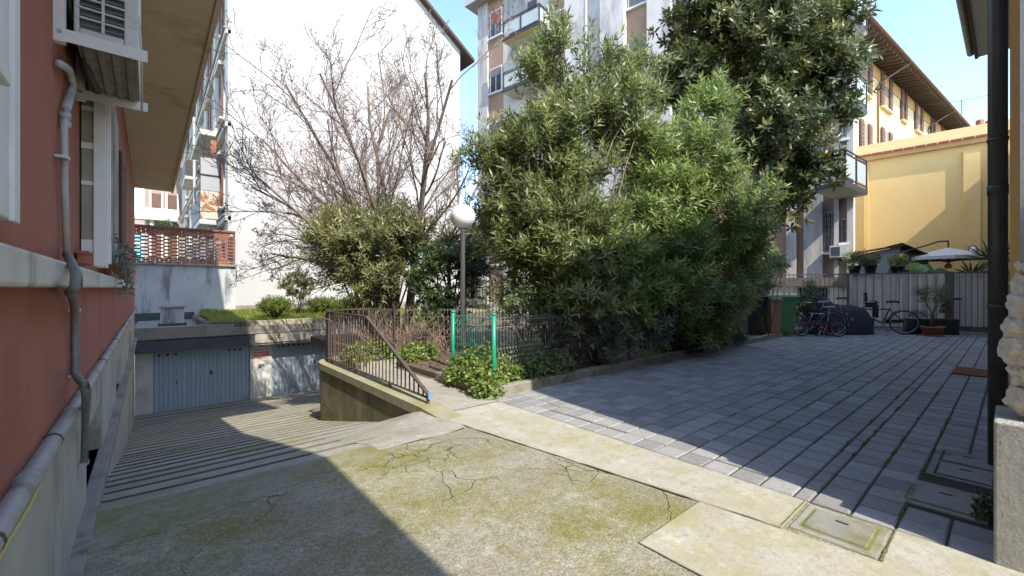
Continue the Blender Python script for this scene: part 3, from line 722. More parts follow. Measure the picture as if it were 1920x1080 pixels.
# ================================================================== GARAGES
GV = 16.0
gar = empty('garage_block', (2.5, GV, -2.3), 'flat-roofed row of sunken garages with planted roof at the foot of the ramp', 'garage')
B('wall', CONC, gar, -.3, 9.5, GV+.25, 20.2, -2.6, -.1)
B('pillar', PILLAR, gar, -.3, .10, GV+.02, GV+.3, -2.6, -.1)
pil = B('pillar', PILLAR, gar, 2.49, 3.115, GV, GV+.3, -2.6, -.1)
B('pillar', PILLAR, gar, 5.5, 6.2, GV, GV+.3, -2.6, -.1)
B('lintel', CONC, gar, -.3, 9.5, GV+.1, GV+.3, -.46, -.1)
B('threshold', CONC, gar, -.3, 9.5, GV-.12, GV+.3, -2.6, -2.262)
B('roof_slab', CONC, gar, -.3, 9.5, GV-.42, 21, -.10, .14)
fl = MB(); fl.box(-.3, 2.55, GV-.47, GV-.42, -.45, -.13); fl.build('flashing', BITU, gar)
B('fascia', FASCIA, gar, 2.55, 9.5, GV-.46, GV-.42, -.40, -.12)
B('soffit', CONC, gar, -.3, 9.5, GV-.42, GV+.1, -.47, -.40)
B('parapet', CONC, gar, -.3, 2.0, GV-.42, GV-.1, .142, .24)
slm = MB()
slm.add([(-.053, 0, 0), (-.038, -.014, 0), (.038, -.014, 0), (.053, 0, 0), (-.053, 0, 1.83), (-.038, -.014, 1.83), (.038, -.014, 1.83), (.053, 0, 1.83)],
        [(0, 1, 5, 4), (1, 2, 6, 5), (2, 3, 7, 6), (4, 5, 6, 7), (0, 3, 2, 1)])
slm = slm.mesh('slat', DOORG)
for u0, u1, nm in ((.11, 2.48, 'left'), (3.125, 5.49, 'right')):
    dr = B('door', DOORG, gar, u0, u1, GV+.09, GV+.12, -2.28, -.44)
    k = 22; w = (u1-u0)/k
    for i in range(k): share('slat', slm, dr, (u0+w*(i+.5), GV+.088, -2.275), 0, (w/.110, 1, 1))
    for cx in ([u0+.12, u0+.31, u0+.22+.28, u1-.55, u1-.4, u1-.25] if nm == 'left' else [u0+.2+.16*i for i in range(7)]):
        B('vent', DARK, dr, cx-.03, cx+.03, GV+.068, GV+.074, -.64, -.58)
    B('lock', METDK, dr, (u0+u1)/2+.14, (u0+u1)/2+.2, GV+.05, GV+.074, -1.32, -1.2)
    B('handle', STEEL, dr, (u0+u1)/2+.02, (u0+u1)/2+.1, GV+.05, GV+.074, -1.27, -1.25)
    B('hasp', METDK, dr, u1-.30 if nm == 'right' else u0+.5, (u1-.30 if nm == 'right' else u0+.5)+.03, GV+.06, GV+.074, -1.5, -1.38)
# notices and the key box on the pillar
sg = empty('warning_sign', (2.8, GV, -.8), 'small red and white parking notice on the whitewashed garage pillar', 'sign')
B('plate', SIGNW, sg, 2.60, 3.02, GV-.012, GV-.002, -.95, -.60, bevel=.002)
B('red_panel', SIGNR, sg, 2.61, 3.01, GV-.0155, GV-.010, -.94, -.735)
for i, w in enumerate((.055, .055, .03, .02, .055)):
    x = 2.625+i*.078
    MB().torus((x+.025, GV-.0135, -.675), (0, 1, 0), w*.45, .008, 12, 4).build('letter', SIGNK, sg)
for z, a, b in ((-.79, 2.64, 2.97), (-.835, 2.66, 2.93), (-.885, 2.63, 2.98)): B('text_line', SIGNW, sg, a, b, GV-.0175, GV-.014, z, z+.011)
sg2 = empty('round_sign', (2.85, GV, -.5), 'small round prohibition sign above the red notice on the pillar', 'sign')
MB().tube([(2.80, GV-.003, -.515), (2.80, GV-.012, -.515)], .06, 18).build('disc', SIGNK, sg2)
MB().tube([(2.80, GV-.011, -.52), (2.80, GV-.015, -.52)], .036, 14).build('disc_face', SIGNW, sg2)
MB().bar((2.775, GV-.016, -.545), (2.825, GV-.016, -.495), .004, .012).build('slash', SIGNR, sg2)
B('red_tab', SIGNR, sg2, 2.87, 2.94, GV-.010, GV-.003, -.55, -.49)
kb = empty('key_box', (2.8, GV, -1.2), 'small metal key switch box with round button on the garage pillar', 'switch')
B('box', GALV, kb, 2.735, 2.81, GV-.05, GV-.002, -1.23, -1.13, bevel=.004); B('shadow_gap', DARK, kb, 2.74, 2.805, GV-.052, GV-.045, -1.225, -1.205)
MB().tube([(2.86, GV-.002, -1.165), (2.86, GV-.03, -1.165)], .022, 10).build('button', METDK, kb)
# roof garden edging
edge = empty('roof_bed_edging', (3, GV-.2, .14), 'dark and pale low edging blocks around the grass on the garage roof', 'edging')
for i, (a, b, m) in enumerate(((1.55, 2.2, BEDKERB), (2.2, 2.62, BEDKERB), (2.62, 3.5, BEDPALE), (3.5, 4.3, BEDPALE), (4.3, 5.2, BEDKERB), (5.2, 6.4, BEDKERB))):
    B('block', m, edge, a, b-.015, GV-.30, GV-.14, .142, .30+.01*(i % 2), bevel=.01)
for k in range(3): B('block', BEDKERB, edge, 1.22-.0*k, 1.40, GV+.35+k*1.1, GV+1.42+k*1.1, .142, .34, bevel=.01)
MB().bar((1.47, GV-.22, .22), (1.30, GV+.4, .24), .16, .16).build('block', BEDKERB, edge)
tag(MB().prism([(1.55, GV-.16), (9.4, GV-.16), (9.4, 20.6), (1.42, 20.6), (1.42, GV+.3)], .141, .25).build('roof_soil', SOIL), kind='structure')
bxo = empty('chimney_box', (.6, 17.4, .14), 'squat grey concrete vent box on the flat garage roof', 'vent')
B('box', STAIN, bxo, .28, .86, 17.1, 17.7, .13, .72, bevel=.02); B('cap', CONC, bxo, .24, .90, 17.06, 17.74, .72, .77); B('skirt', BITU, bxo, .22, .92, 17.04, 17.76, .14, .24)
r_ = np.random.default_rng(11); n = 16000
gx = 1.5+7.5*r_.random(n)**1.25; gy = GV-.12+4.6*r_.random(n)
gp = np.stack([gx, gy, np.full(n, .25)+.03*np.sin(gx*3)*np.cos(gy*2)+.035*(gy-GV)], 1)
gp[:, 2] = np.clip(gp[:, 2], .25, .45)
gd = r_.normal(size=(n, 3))*.45+np.array([0, 0, 1.])
g = leaf_mesh('grass', L_GRASS, None, gp, gd, r_.normal(size=(n, 3)), .10+.09*r_.random(n), .02, np.clip(.45+.3*np.sin(gx*2.1)*np.cos(gy*1.7)+.25*r_.normal(size=n), 0, 1))
tag(g, 'bright green grass growing on the garage roof', 'grass', kind='stuff')
tag(MB().add([(1.5, GV-.14, .25), (9.3, GV-.14, .25), (9.3, 20.7, .40), (1.5, 20.7, .40)], [(0, 1, 2, 3)]).build('turf', mat('turf', (.16, .17, .035), (.22, .22, .05), 3, .95, bs=30, bst=.8)), kind='structure')

# ================================================================== TERRACE WALL WITH BRICK LATTICE
TV = 20.75
tw = empty('terrace_wall', (1, TV, 0), 'stained whitewashed wall under the brick lattice behind the garage roof', 'wall')
B('face', STAIN, tw, -3, 2.72, TV, TV+.35, -.5, 2.22)
B('ledge', CONC, tw, -3, 2.78, TV-.10, TV+.38, 2.22, 2.30, bevel=.01)
B('base_band', BITU, tw, -3, 1.35, TV-.03, TV-.005, .1, .42)
lw = empty('brick_lattice', (1, TV, 2.3), 'red brick openwork parapet on top of the stained terrace wall', 'brick wall')
bm_ = MB().box(-.122, .122, -.055, .055, -.028, .028).mesh('brick', BRICK)
z = 2.335; row = 0
while z < 3.60:
    solid = row < 3 or row > 15
    x = -1.0+(.22 if row % 2 else 0)*(1 if not solid else .6)
    step = .262 if solid else .44
    while x < 2.7:
        if x < 2.58: share('brick', bm_, lw, (x+rng.uniform(-.006, .006), TV+.06+rng.uniform(-.006, .006), z), rng.uniform(-.02, .02))
        x += step
    z += .066; row += 1
B('end_pier', BRICKCAP, lw, 2.64, 2.71, TV, TV+.12, 2.3, 3.58)
B('coping', BRICKCAP, lw, -1.2, 2.72, TV-.04, TV+.17, 3.60, 3.68, bevel=.01)
lp = empty('terrace_plant', (.9, 21.5, 3.4), 'yellow-green pot plant peeping over the brick lattice', 'plant')
shoots('leaves', L_LIME, lp, [((.75, 21.6, 3.75), (.45, .2, .28), 1)], 12, 6, .07, 9, .14, .04, .12, 5)
stems('stem', TWIG, lp, (.75, 21.6, 3.3), [(.5, 21.6, 3.8), (1, 21.6, 3.85), (.75, 21.6, 3.9)], .012, 5)

# ================================================================== WHITE GABLED HOUSE
wh = empty('white_house', (8, 21, 0), 'tall house with a blank white gable wall and old balconied side', 'house')
U0, U1, VG = 2.62, 13.95, 21.1
rz = lambda u: 15.2+(14.4-u)*.68 if u > 8.3 else 15.2+(u-2.2)*.68
gw = MB(); prof = [(U0, -.5), (U1, -.5), (U1, rz(U1)-.1), (8.3, rz(8.3)-.1), (U0, rz(U0)-.1)]
gw.add([(x, VG, z) for x, z in prof]+[(x, VG+.5, z) for x, z in prof], [(0, 1, 2, 3, 4), (9, 8, 7, 6, 5)]+[(i, (i+1) % 5, 5+(i+1) % 5, 5+i) for i in range(5)])
gw.build('gable_wall', GABLE, wh)
B('gable_foot', CONC, wh, 2.75, U1, VG-.04, VG-.003, -.3, .62)
B('side_wall', FACADE, wh, U0+.02, 4, VG+.5, 56, -.5, 15.3)
B('rear_side', GABLE, wh, 12.9, U1-.01, VG+.5, 56, -.5, 15.2)
rf = MB()
for a, b in ((8.3, 14.75), (8.3, 1.9)):
    za, zb = rz(a), rz(b); t = .18
    rf.add([(a, VG-.35, za), (b, VG-.35, zb), (b, 57, zb), (a, 57, za), (a, VG-.35, za-t), (b, VG-.35, zb-t), (b, 57, zb-t), (a, 57, za-t)],
           [(0, 1, 2, 3), (4, 7, 6, 5), (0, 4, 5, 1), (1, 5, 6, 2), (2, 6, 7, 3)])
rfo = rf.build('roof', WOODDK, wh)
for x in (11.95, 12.45):
    z = rz(x); B('chimney', TERRA, rfo, x-.14, x+.14, VG+.6, VG+.9, z-.1, z+.38); B('chimney_cap', TILERED, rfo, x-.2, x+.2, VG+.54, VG+.96, z+.38, z+.46)
# old side facade: bands, pilasters, windows, balconies
for z in (4.15, 8.05, 11.9): B('cornice', FACADE, wh, U0-.22, U0+.02, VG+.02, 56, z, z+.22, bevel=.03)
for z in (4.37, 8.27, 12.12): B('cornice_top', CONC, wh, U0-.28, U0+.02, VG+.01, 56, z, z+.06)
for v in (VG+.02, 25.6, 30.2, 36, 42, 48): B('pilaster', FACADE, wh, U0-.12, U0+.02, v, v+.85, -.4, 15.2)
for zi, z in enumerate((1.0, 5.0, 9.0, 12.6)):
    for v in (23.0, 28.0, 33.0, 39, 45):
        wdw = B('window', WPAINT, wh, U0-.06, U0+.02, v, v+1.25, z, z+2.2)
        B('pane', GLASS, wdw, U0-.07, U0-.055, v+.12, v+1.13, z+.1, z+2.1)
        B('shutter', SHUTBR, wdw, U0-.13, U0-.075, v-.1, v+.38, z, z+2.2); B('shutter', SHUTBR, wdw, U0-.13, U0-.075, v+.87, v+1.35, z, z+2.2)
        B('sill', FACADE, wdw, U0-.24, U0-.06, v-.15, v+1.4, z-.1, z)
        B('hood', FACADE, wdw, U0-.28, U0-.06, v-.2, v+1.45, z+2.3, z+2.45)
bal = B('balcony_floor', FACADE, wh, 1.72, U0, 23.6, 28.6, 4.22, 4.45, bevel=.03)
B('rusty_panel', RUST, bal, 1.76, U0-.14, 23.66, 23.70, 4.5, 5.75); B('side_panel', METDK, bal, 1.73, 1.76, 23.66, 28.5, 4.5, 5.6)
B('screen', SHEDW, bal, 1.76, U0-.14, 23.68, 23.71, 5.78, 7.25); B('screen_rail', METDK, bal, 1.72, U0-.12, 23.64, 23.68, 6.45, 6.5)
b2 = B('balcony_floor', FACADE, wh, 1.72, U0, 23.6, 28.6, 8.25, 8.5, bevel=.03); B('lattice_panel', BRICK, b2, 2.15, U0-.25, 23.7, 23.74, 7.35, 8.1)
B('balcony_post', METDK, bal, 1.73, 1.77, 23.64, 23.68, 5.6, 8.25); B('bracket', FACADE, bal, 2.1, U0, 24, 24.4, 3.75, 4.22)
b3 = B('balcony_floor', FACADE, wh, 1.75, U0, 34, 38, 8.3, 8.5); B('railing_panel', METDK, b3, 1.76, 1.8, 34, 38, 8.5, 9.5); B('railing_panel', METDK, b3, 1.78, U0, 33.98, 34.02, 8.5, 9.5)
MB().tube([(1.95, 30, 11), (2.0, 30, 0)], .07, 8).build('downpipe', GPIPE, wh, True)
# houses further down the street
fh = empty('street_house', (4, 58, 0), 'distant pinkish street house with white balcony beyond the brick lattice', 'house')
B('wall', mat('pink_render', (.34, .255, .215), (.29, .215, .18), .5, .9), fh, -.35, 12, 58, 80, -1, 16)
for u, z in ((.2, 4.6), (1.5, 4.6), (.2, 9), (1.5, 9)):
    w_ = B('window', SHUTBR, fh, u, u+.8, 57.9, 57.98, z, z+2.2); B('surround', WPAINT, w_, u-.15, u, 57.85, 57.99, z-.1, z+2.4); B('surround', WPAINT, w_, u+.8, u+.95, 57.85, 57.99, z-.1, z+2.4)
bl = B('balcony', FACADE, fh, -.3, 2.3, 56.7, 58, 8.3, 8.6); B('balustrade', WPAINT, bl, -.3, 2.3, 56.7, 56.8, 8.6, 9.5); B('bracket', FACADE, bl, .1, .4, 57, 58, 7.6, 8.3); B('bracket', FACADE, bl, 1.6, 1.9, 57, 58, 7.6, 8.3)
fb = empty('distant_block', (-2.5, 90, 0), 'distant block with teal and white bands seen in the gap at left', 'building')
B('wall', mat('far_brown_render', (.40, .30, .24), None, .5, .9), fb, -7, -.6, 92, 100, -1, 13.6)
for z, h_, m in ((3, 2.2, TEAL), (5.2, .8, WPAINT), (6.0, 2.2, TEAL), (8.2, .7, WPAINT), (8.9, 1.2, TEAL), (12.6, .9, WPAINT)): B('band', m, fb, -7.1, -.55, 91.8, 91.99, z, z+h_)

# ================================================================== GREY APARTMENT BLOCK
C0 = P(1600, 540, 15.5)
gf = Frame(C0, (FX-1.2*FY, FY+1.2*FX), (-(FY+1.2*FX), FX-1.2*FY))
ab = empty('apartment_block', (C0.x, C0.y, 0), 'grey and tan apartment block with balconies behind the tall shrubs', 'building')
ZT = 19.4; SL = gf.at(899, 300)[0]
S = lambda px: gf.at(px, 300)[0]
gf.part('wall', GREYW, ab, 0, SL, -11, 0, -.5, ZT)
gf.part('cornice', GREYP, ab, -.6, SL+.6, -11.5, .75, ZT, ZT+.45)
# pale pilasters stand proud of the tan bays
for a, b, h in ((899, 917, .16), (1010, 1031, .16), (1061, 1102, .16), (1132, 1176, .42), (1219, 1263, .42), (1300, 1330, .42), (1475, 1494, .16), (1508, 1543, .20), (1564, 1573, .14), (1588, 1600, .14)):
    gf.part('pilaster', GREYW, ab, S(b), S(a), -.01, h, 1.75 if a > 1400 else .3, ZT)
gf.part('pilaster_edge', WPAINT, ab, S(1103.5), S(1101), 0, .20, 2, ZT)
for a, b in ((917, 944), (1031, 1061), (1176, 1219), (1263, 1300), (1330, 1475), (1494, 1508), (1543, 1564), (1573, 1588)):
    gf.part('tan_bay', TAN, ab, S(b), S(a), -.01, .03, 1.75 if a > 1400 else .6, ZT)
gf.part('bay_return', GREYW, ab, S(1132)-.02, S(1104), 0, .08, 1.5, ZT)
gf.part('base_band', BROWNB, ab, -.1, S(1440), 0, .34, 1.42, 1.74)
gf.part('base_wall', CREAMW, ab, -.2, S(1380), 0, .26, -.2, 1.42)
def awindow(pxl, pxr, py0, py1, h=.03, style='pane', shade=0, sill=True):
    s1, z1 = gf.at(pxl, py0, h); s0 = gf.at(pxr, py0, h)[0]; z0 = gf.at(pxl, py1, h)[1]
    w = gf.part('window', WPAINT, ab, s0, s1, h, h+.05, z0, z1)
    m = .07; mid = (s0+s1)/2
    if style == 'roller':
        gf.part('roller', ROLLS, w, s0+m, s1-m, h+.045, h+.062, z0+m, z1-m)
        for k in range(int((z1-z0)/.16)): gf.part('slat', ROLLS, w, s0+m+.01, s1-m-.01, h+.06, h+.068, z0+m+k*.16, z0+m+k*.16+.13)
    else:
        zt = z1-m-(z1-z0)*shade
        gf.part('pane', GLASS, w, s0+m, mid-.03, h+.03, h+.058, z0+m, zt); gf.part('pane', GLASS, w, mid+.03, s1-m, h+.03, h+.058, z0+m, zt)
        if shade: gf.part('blind', AWN if shade > .4 else ROLLS, w, s0+m, s1-m, h+.04, h+.075, zt, z1-m)
    if sill: gf.part('sill', WPAINT, w, s0-.08, s1+.08, h, h+.16, z0-.09, z0)
    return w, s0, s1, z0, z1
for py0, py1, sh in ((26, 75, .48), (132, 178, .30), (232, 276, .3), (330, 370, .3)): awindow(920, 942, py0, py1, shade=sh)
for py0, py1, sh in ((28, 84, .3), (150, 200, .3), (262, 306, .3)): awindow(1033, 1060, py0, py1, shade=sh)
for py0, py1 in ((-60, 20), (84, 152), (210, 270), (330, 385)): awindow(1178, 1218, py0, py1, style='roller')
for py0, py1 in ((-40, 30), (70, 150), (210, 280)): awindow(1265, 1298, py0, py1, style='roller')
# ground floor windows with bars
def barred(pxl, pxr, py0, py1, h=.03, nb=5, nh=4):
    w, s0, s1, z0, z1 = awindow(pxl, pxr, py0, py1, h, sill=True)
    for k in range(nb): a = s0+(s1-s0)*(k+.5)/nb; gf.part('bar', METDK, w, a-.012, a+.012, h+.10, h+.124, z0, z1)
    for k in range(nh): z = z0+(z1-z0)*(k+.5)/nh; gf.part('bar', METDK, w, s0, s1, h+.125, h+.14, z-.012, z+.012)
barred(1544, 1563, 398, 474); barred(1578, 1587, 410, 456, nb=3); barred(921, 946, 446, 497, nb=7, nh=4)
awindow(1576, 1587, 330, 352, shade=.3); awindow(1578, 1588, 215, 262, shade=.3)
for a, b in ((1408, 1444), (1495, 1552)):
    s1, z1 = gf.at(a, 540, .26); s0, z0 = gf.at(b, 563, .26)
    w = gf.part('cellar_window', DARK, ab, s0, s1, .255, .268, z0, z1)
    for k in range(8): q_ = s0+(s1-s0)*(k+.5)/8; gf.part('bar', BARG, w, q_-.01, q_+.01, .27, .285, z0, z1)
# balconies
def balcony(s0, s1, zf, dep, stripe=False):
    b = gf.part('balcony_slab', GREYP, ab, s0, s1, .02, dep, zf, zf+.2)
    gf.part('soffit', YSTRIPE if stripe else BALUND, b, s0+.06, s1-.06, .05, dep-.06, zf-.025, zf-.002)
    if stripe: gf.part('soffit_panel', BALUND, b, s0+.06, s1-.06, .05, dep-.32, zf-.05, zf-.026)
    gf.part('slab_edge', METDK, b, s0-.03, s1+.03, dep, dep+.03, zf+.02, zf+.18)
    gf.part('slab_edge', METDK, b, s0-.03, s0, .03, dep, zf+.02, zf+.18)
    k = max(2, int((s1-s0)/.95)); 
    for i in range(k):
        a = s0+(s1-s0)*i/k; c = s0+(s1-s0)*(i+1)/k
        gf.part('panel', FROST, b, a+.08, c-.08, dep-.05, dep-.035, zf+.34, zf+1.05)
        gf.part('post', METDK, b, a, a+.05, dep-.06, dep-.01, zf+.2, zf+1.2)
    gf.part('post', METDK, b, s1-.05, s1, dep-.06, dep-.01, zf+.2, zf+1.2)
    for z in (zf+.27, zf+1.1, zf+1.2): gf.part('rail', METDK, b, s0, s1, dep-.058, dep-.012, z-.02, z+.02)
    for i in range(2):
        gf.part('side_panel', FROST, b, s0+.03, s0+.045, .12+(dep-.2)*i/2, .06+(dep-.2)*(i+1)/2, zf+.34, zf+1.05)
        gf.part('side_post', METDK, b, s0+.02, s0+.06, .06+(dep-.15)*i/2, .10+(dep-.15)*i/2, zf+.2, zf+1.2)
    for z in (zf+.27, zf+1.1, zf+1.2): gf.part('side_rail', METDK, b, s0+.01, s0+.05, .03, dep-.06, z-.02, z+.02)
    return b
for py, st in ((64, True), (163, False), (255, False)):
    z = gf.at(978, py, .9)[1]; balcony(gf.at(1012, py, .9)[0], gf.at(944, py, .9)[0], z, .95, st)
    w = gf.part('balcony_door', SHUTBR, ab, S(1006), S(990), .03, .06, z+.2, z+2.3); gf.part('pane', GLASS, w, S(1004), S(992), .055, .07, z+.35, z+2.2)
def corner_balcony(z):
    n0, l0, r0 = P(1584, 540, 13.8), P(1528, 540, 14.75), P(1626, 540, 15.2)
    for q_ in (n0, l0, r0): q_.z = 0
    k0 = l0+r0-n0; up = Vector((0, 0, 1))
    b = MB().prism([(q_.x, q_.y) for q_ in (n0, r0, k0, l0)], z, z+.19).build('balcony_slab', GREYP, ab)
    c_ = (n0+l0+r0+k0)/4; sh = lambda q_, f: c_+(q_-c_)*f
    MB().prism([(sh(q_, .93).x, sh(q_, .93).y) for q_ in (n0, r0, k0, l0)], z-.02, z-.003).build('soffit', BALUND, b)
    for (p_, q_) in ((n0, l0), (n0, r0)):
        p1, q1 = sh(p_, .97), sh(q_, .97)
        MB().bar(p_+up*(z+.10), q_+up*(z+.10), .03, .16).build('slab_edge', METDK, b)
        for zz in (.27, 1.08, 1.2): MB().bar(p1+up*(z+zz), q1+up*(z+zz), .04, .035).build('rail', METDK, b)
        for i in range(3):
            e = p1.lerp(q1, i/2); MB().bar(e+up*(z+.19), e+up*(z+1.2), .045).build('post', METDK, b)
        for i in range(2):
            e0, e1 = p1.lerp(q1, i/2+.05), p1.lerp(q1, i/2+.45)
            MB().bar(e0+up*(z+.68), e1+up*(z+.68), .015, .70).build('panel', FROST, b)
for z in (4.66, 7.52, 10.3): corner_balcony(z)
aca = empty('wall_air_conditioner', tuple(gf.p(.7, .2, 2.4)), 'white air conditioner on the corner of the apartment block above the fence', 'air conditioner')
s_, z_ = gf.at(1588, 482, .4)
gf.part('casing', ACW, aca, s_, s_+.5, .16, .42, z_, z_+.42); gf.part('grille', COIL, aca, s_+.2, s_+.46, .42, .43, z_+.05, z_+.37); gf.part('bracket', METDK, aca, s_+.05, s_+.45, .0, .45, z_-.06, z_-.005)

# ================================================================== YELLOW BUILDINGS
yo = P(1605, 540, 18.0)
yf = Frame(yo, (FX-FY, FY+FX), (-(FY+FX), FX-FY))
yw = empty('yellow_annex', (yo.x, yo.y, 0), 'low deep yellow annex with dark red coping behind the fence', 'building')
ya = yf.at(1900, 300)[0]-3
yf.part('wall', YELLOW, yw, ya, .35, -7, 0, -.5, 6.62)
yf.part('coping', YTRIM, yw, ya-.1, .45, -7.1, .14, 6.62, 6.80)
k = 0; a = .45
tm_ = MB().obox((0, 0, 0), yf.w*.30, yf.n*.22, (0, 0, .07)).mesh('coping_tile', TILERED)
while a > ya:
    a -= .32; p_ = yf.p(a, -.02, 6.80+.004*(k % 2)); share('coping_tile', tm_, yw, p_); k += 1
for a, b, h in ((1620, 1629, .07), (1806, 1838, .10)):
    yf.part('pilaster', YELLOW, yw, yf.at(b, 400)[0], yf.at(a, 400)[0], 0, h, 0, 6.4)
yf.part('pier', YELLOW, yw, yf.at(1872, 400)[0]-2, yf.at(1862, 400)[0], 0, .12, 0, 6.62)
yf.part('parapet', YPALE, yw, ya, .3, -6, -.8, 6.8, 7.5)
wl = empty('wall_lamp', tuple(yf.p(yf.at(1824, 468)[0], 0, 2.7)), 'oval white bulkhead lamp with dark rim on the yellow wall', 'lamp')
s_, z_ = yf.at(1824, 469, .1)
Mw = Matrix.Translation(yf.p(s_, .0, z_)) @ Matrix(((yf.w.x, 0, yf.n.x, 0), (yf.w.y, 0, yf.n.y, 0), (0, 1, 0, 0), (0, 0, 0, 1)))
MB(Mw @ Matrix.Diagonal((.75, 1, 1, 1))).lathe([(.17, .02), (.17, .10), (.13, .12)], n=18).build('rim', METDK, wl, True)
MB(Mw @ Matrix.Diagonal((.75, 1, 1, 1))).lathe([(.135, .06), (.13, .14), (.09, .19), (.02, .21)], n=18).build('diffuser', OPAL, wl, True)
# long pale yellow house behind
lo = P(1606, 540, 25.5)
lf = Frame(lo, (FX+1.419*FY, FY-1.419*FX), (FY-1.419*FX, -(FX+1.419*FY)))
ly = empty('long_yellow_house', (lo.x, lo.y, 0), 'long pale yellow house with brown shutters and deep raftered eaves', 'house')
LE = lf.at(1832, 240)[0]; LZ = 15.6
lf.part('wall', YPALE, ly, -6, LE, -9, 0, -.5, LZ)
lf.part('frieze', YTRIM, ly, -6, LE, .0, .05, LZ-.75, LZ)
rfm = MB(); OV = 1.35
for (h0, h1, z0, z1) in ((-9.5, OV, LZ+2.6, LZ+.22),):
    rfm.add([lf.p(-6.5, h0, z0), lf.p(LE+.6, h0, z0), lf.p(LE+.6, h1, z1), lf.p(-6.5, h1, z1), lf.p(-6.5, h0, z0-.12), lf.p(LE+.6, h0, z0-.12), lf.p(LE+.6, h1, z1-.12), lf.p(-6.5, h1, z1-.12)],
            [(0, 1, 2, 3), (4, 7, 6, 5), (0, 4, 5, 1), (1, 5, 6, 2), (2, 6, 7, 3), (3, 7, 4, 0)])
rfo = rfm.build('roof', WOODDK, ly)
a = -5.5
while a < LE:
    MB().bar(lf.p(a, -.2, LZ+.22), lf.p(a, OV-.08, LZ-.06), .11, .16).build('rafter', WOODDK, ly); a += .62
MB().tube([lf.p(-6, OV+.06, LZ+.18), lf.p(LE+.6, OV+.06, LZ+.18)], .09, 8).build('gutter', COPPER, ly, True)
for px, pe in ((1643, 125), (1738, 245)):
    a = lf.at(px, 200)[0]
    MB().tube([lf.p(a+1.3, OV+.03, LZ+.12), lf.p(a+.2, .12, LZ-1.0), lf.p(a, .10, LZ-1.35), lf.p(a, .10, 5)], .06, 7).build('downpipe', COPPER, ly, True)
for pl, pr, y0, y1 in ((1612, 1634, 105, 168), (1651, 1672, 132, 197), (1689, 1700, 166, 223), (1715, 1730, 192, 242), (1745, 1753, 218, 262), (1765, 1776, 236, 262),
                       (1612, 1634, 222, 277), (1652, 1672, 238, 290), (1686, 1702, 262, 300)):
    s0, z1 = lf.at(pl, y0, .05); s1 = lf.at(pr, y0, .05)[0]; z0 = lf.at(pl, y1, .05)[1]; z1, z0 = max(z1, z0), min(z1, z0)
    w = lf.part('window', YTRIM, ly, s0+.3, s1-.3, .0, .03, z0, z1)
    lf.part('pane', mat('amber_reflection_pane', (.34, .24, .11), None, 2, .3) if 'amber_reflection_pane' not in MATS else MATS['amber_reflection_pane'], w, s0+.45, s1-.45, .025, .04, z0+.08, z1-.08)  # yellowish interior and its reflection are put into the pane colour
    hw = min(.62, (s1-s0)*.36)
    for a, b in ((s0, s0+hw), (s1-hw, s1)):
        sh = lf.part('shutter', SHUTBR, w, a, b, .05, .12, z0, z1)
        for k in range(6): zz = z0+.1+(z1-z0-.2)*k/6; lf.part('louvre', SHUTBR, sh, a+.06, b-.06, .12, .14, zz, zz+(z1-z0)*.09)
    lf.part('sill', YPALE, w, s0+.1, s1-.1, 0, .2, z0-.14, z0-.01)
ant = P(1803, 250, 42)
an = empty('tv_antenna', tuple(ant), 'thin television antenna on the long yellow roof against the sky', 'antenna')
mm = MB(); mm.tube([ant+Vector((0, 0, -2)), ant+Vector((0, 0, 3.2))], .03, 5); mm.build('mast', METDK, an)
for i in range(4): MB().bar(ant+Vector((-.5, .2, 2.2+.28*i)), ant+Vector((.5, -.2, 2.35+.28*i)), .03).build('element', METDK, an)
rr_ = empty('far_red_roof', tuple(P(1846, 240, 50)), 'small far red tiled roof with chimneys between the yellow roof and downpipe', 'house')
c = P(1848, 250, 50)
MB().obox(c+Vector((-2.5, 0, -6)), (8, -6, 0), (4, 5, 0), (0, 0, 6)).build('wall', YPALE, rr_)
MB().add([c+Vector((-3, 0, 0)), c+Vector((6, -6.6, 0)), c+Vector((8, -3.4, 1.6)), c+Vector((-1, 3, 1.6))], [(0, 1, 2, 3)]).build('roof', TILERED, rr_)
for k in (0.0, 1.2): MB().obox(c+Vector((-.6+k, .4-k*.6, .5)), (.4, -.3, 0), (.3, .4, 0), (0, 0, 1.1)).build('chimney', TERRA, rr_)
for a, b, nm in (((1614, 14), (1672, -18), 'short black overhead wire above the yellow eaves'), ((1745, 197), (1868, 176), 'thin overhead wire crossing the sky beside the right eave')):
    tag(MB().tube([P(a[0], a[1], 22), P((a[0]+b[0])/2, (a[1]+b[1])/2+2, 21), P(b[0], b[1], 20)], .012, 5).build('overhead_wire', METDK, None), nm, 'wire')
# low house with an orange roof seen between gable and apartment block
lh = empty('orange_roofed_house', tuple(P(885, 480, 33)), 'low house with orange tiled roof between the white gable and apartment block', 'house')
c = P(884, 452, 33)
MB().obox(c+Vector((-4, 0, -7)), (8, -6, 0), (4, 6, 0), (0, 0, 7)).build('wall', CREAMW, lh)
MB().add([c+Vector((-4.5, 0, -.1)), c+Vector((4.5, -6.6, -.1)), c+Vector((7, -3.2, 1.5)), c+Vector((-2, 3.4, 1.5))], [(0, 1, 2, 3)]).build('roof', mat('orange_tile', (.48, .17, .08), (.38, .13, .065), 3, .85), lh)

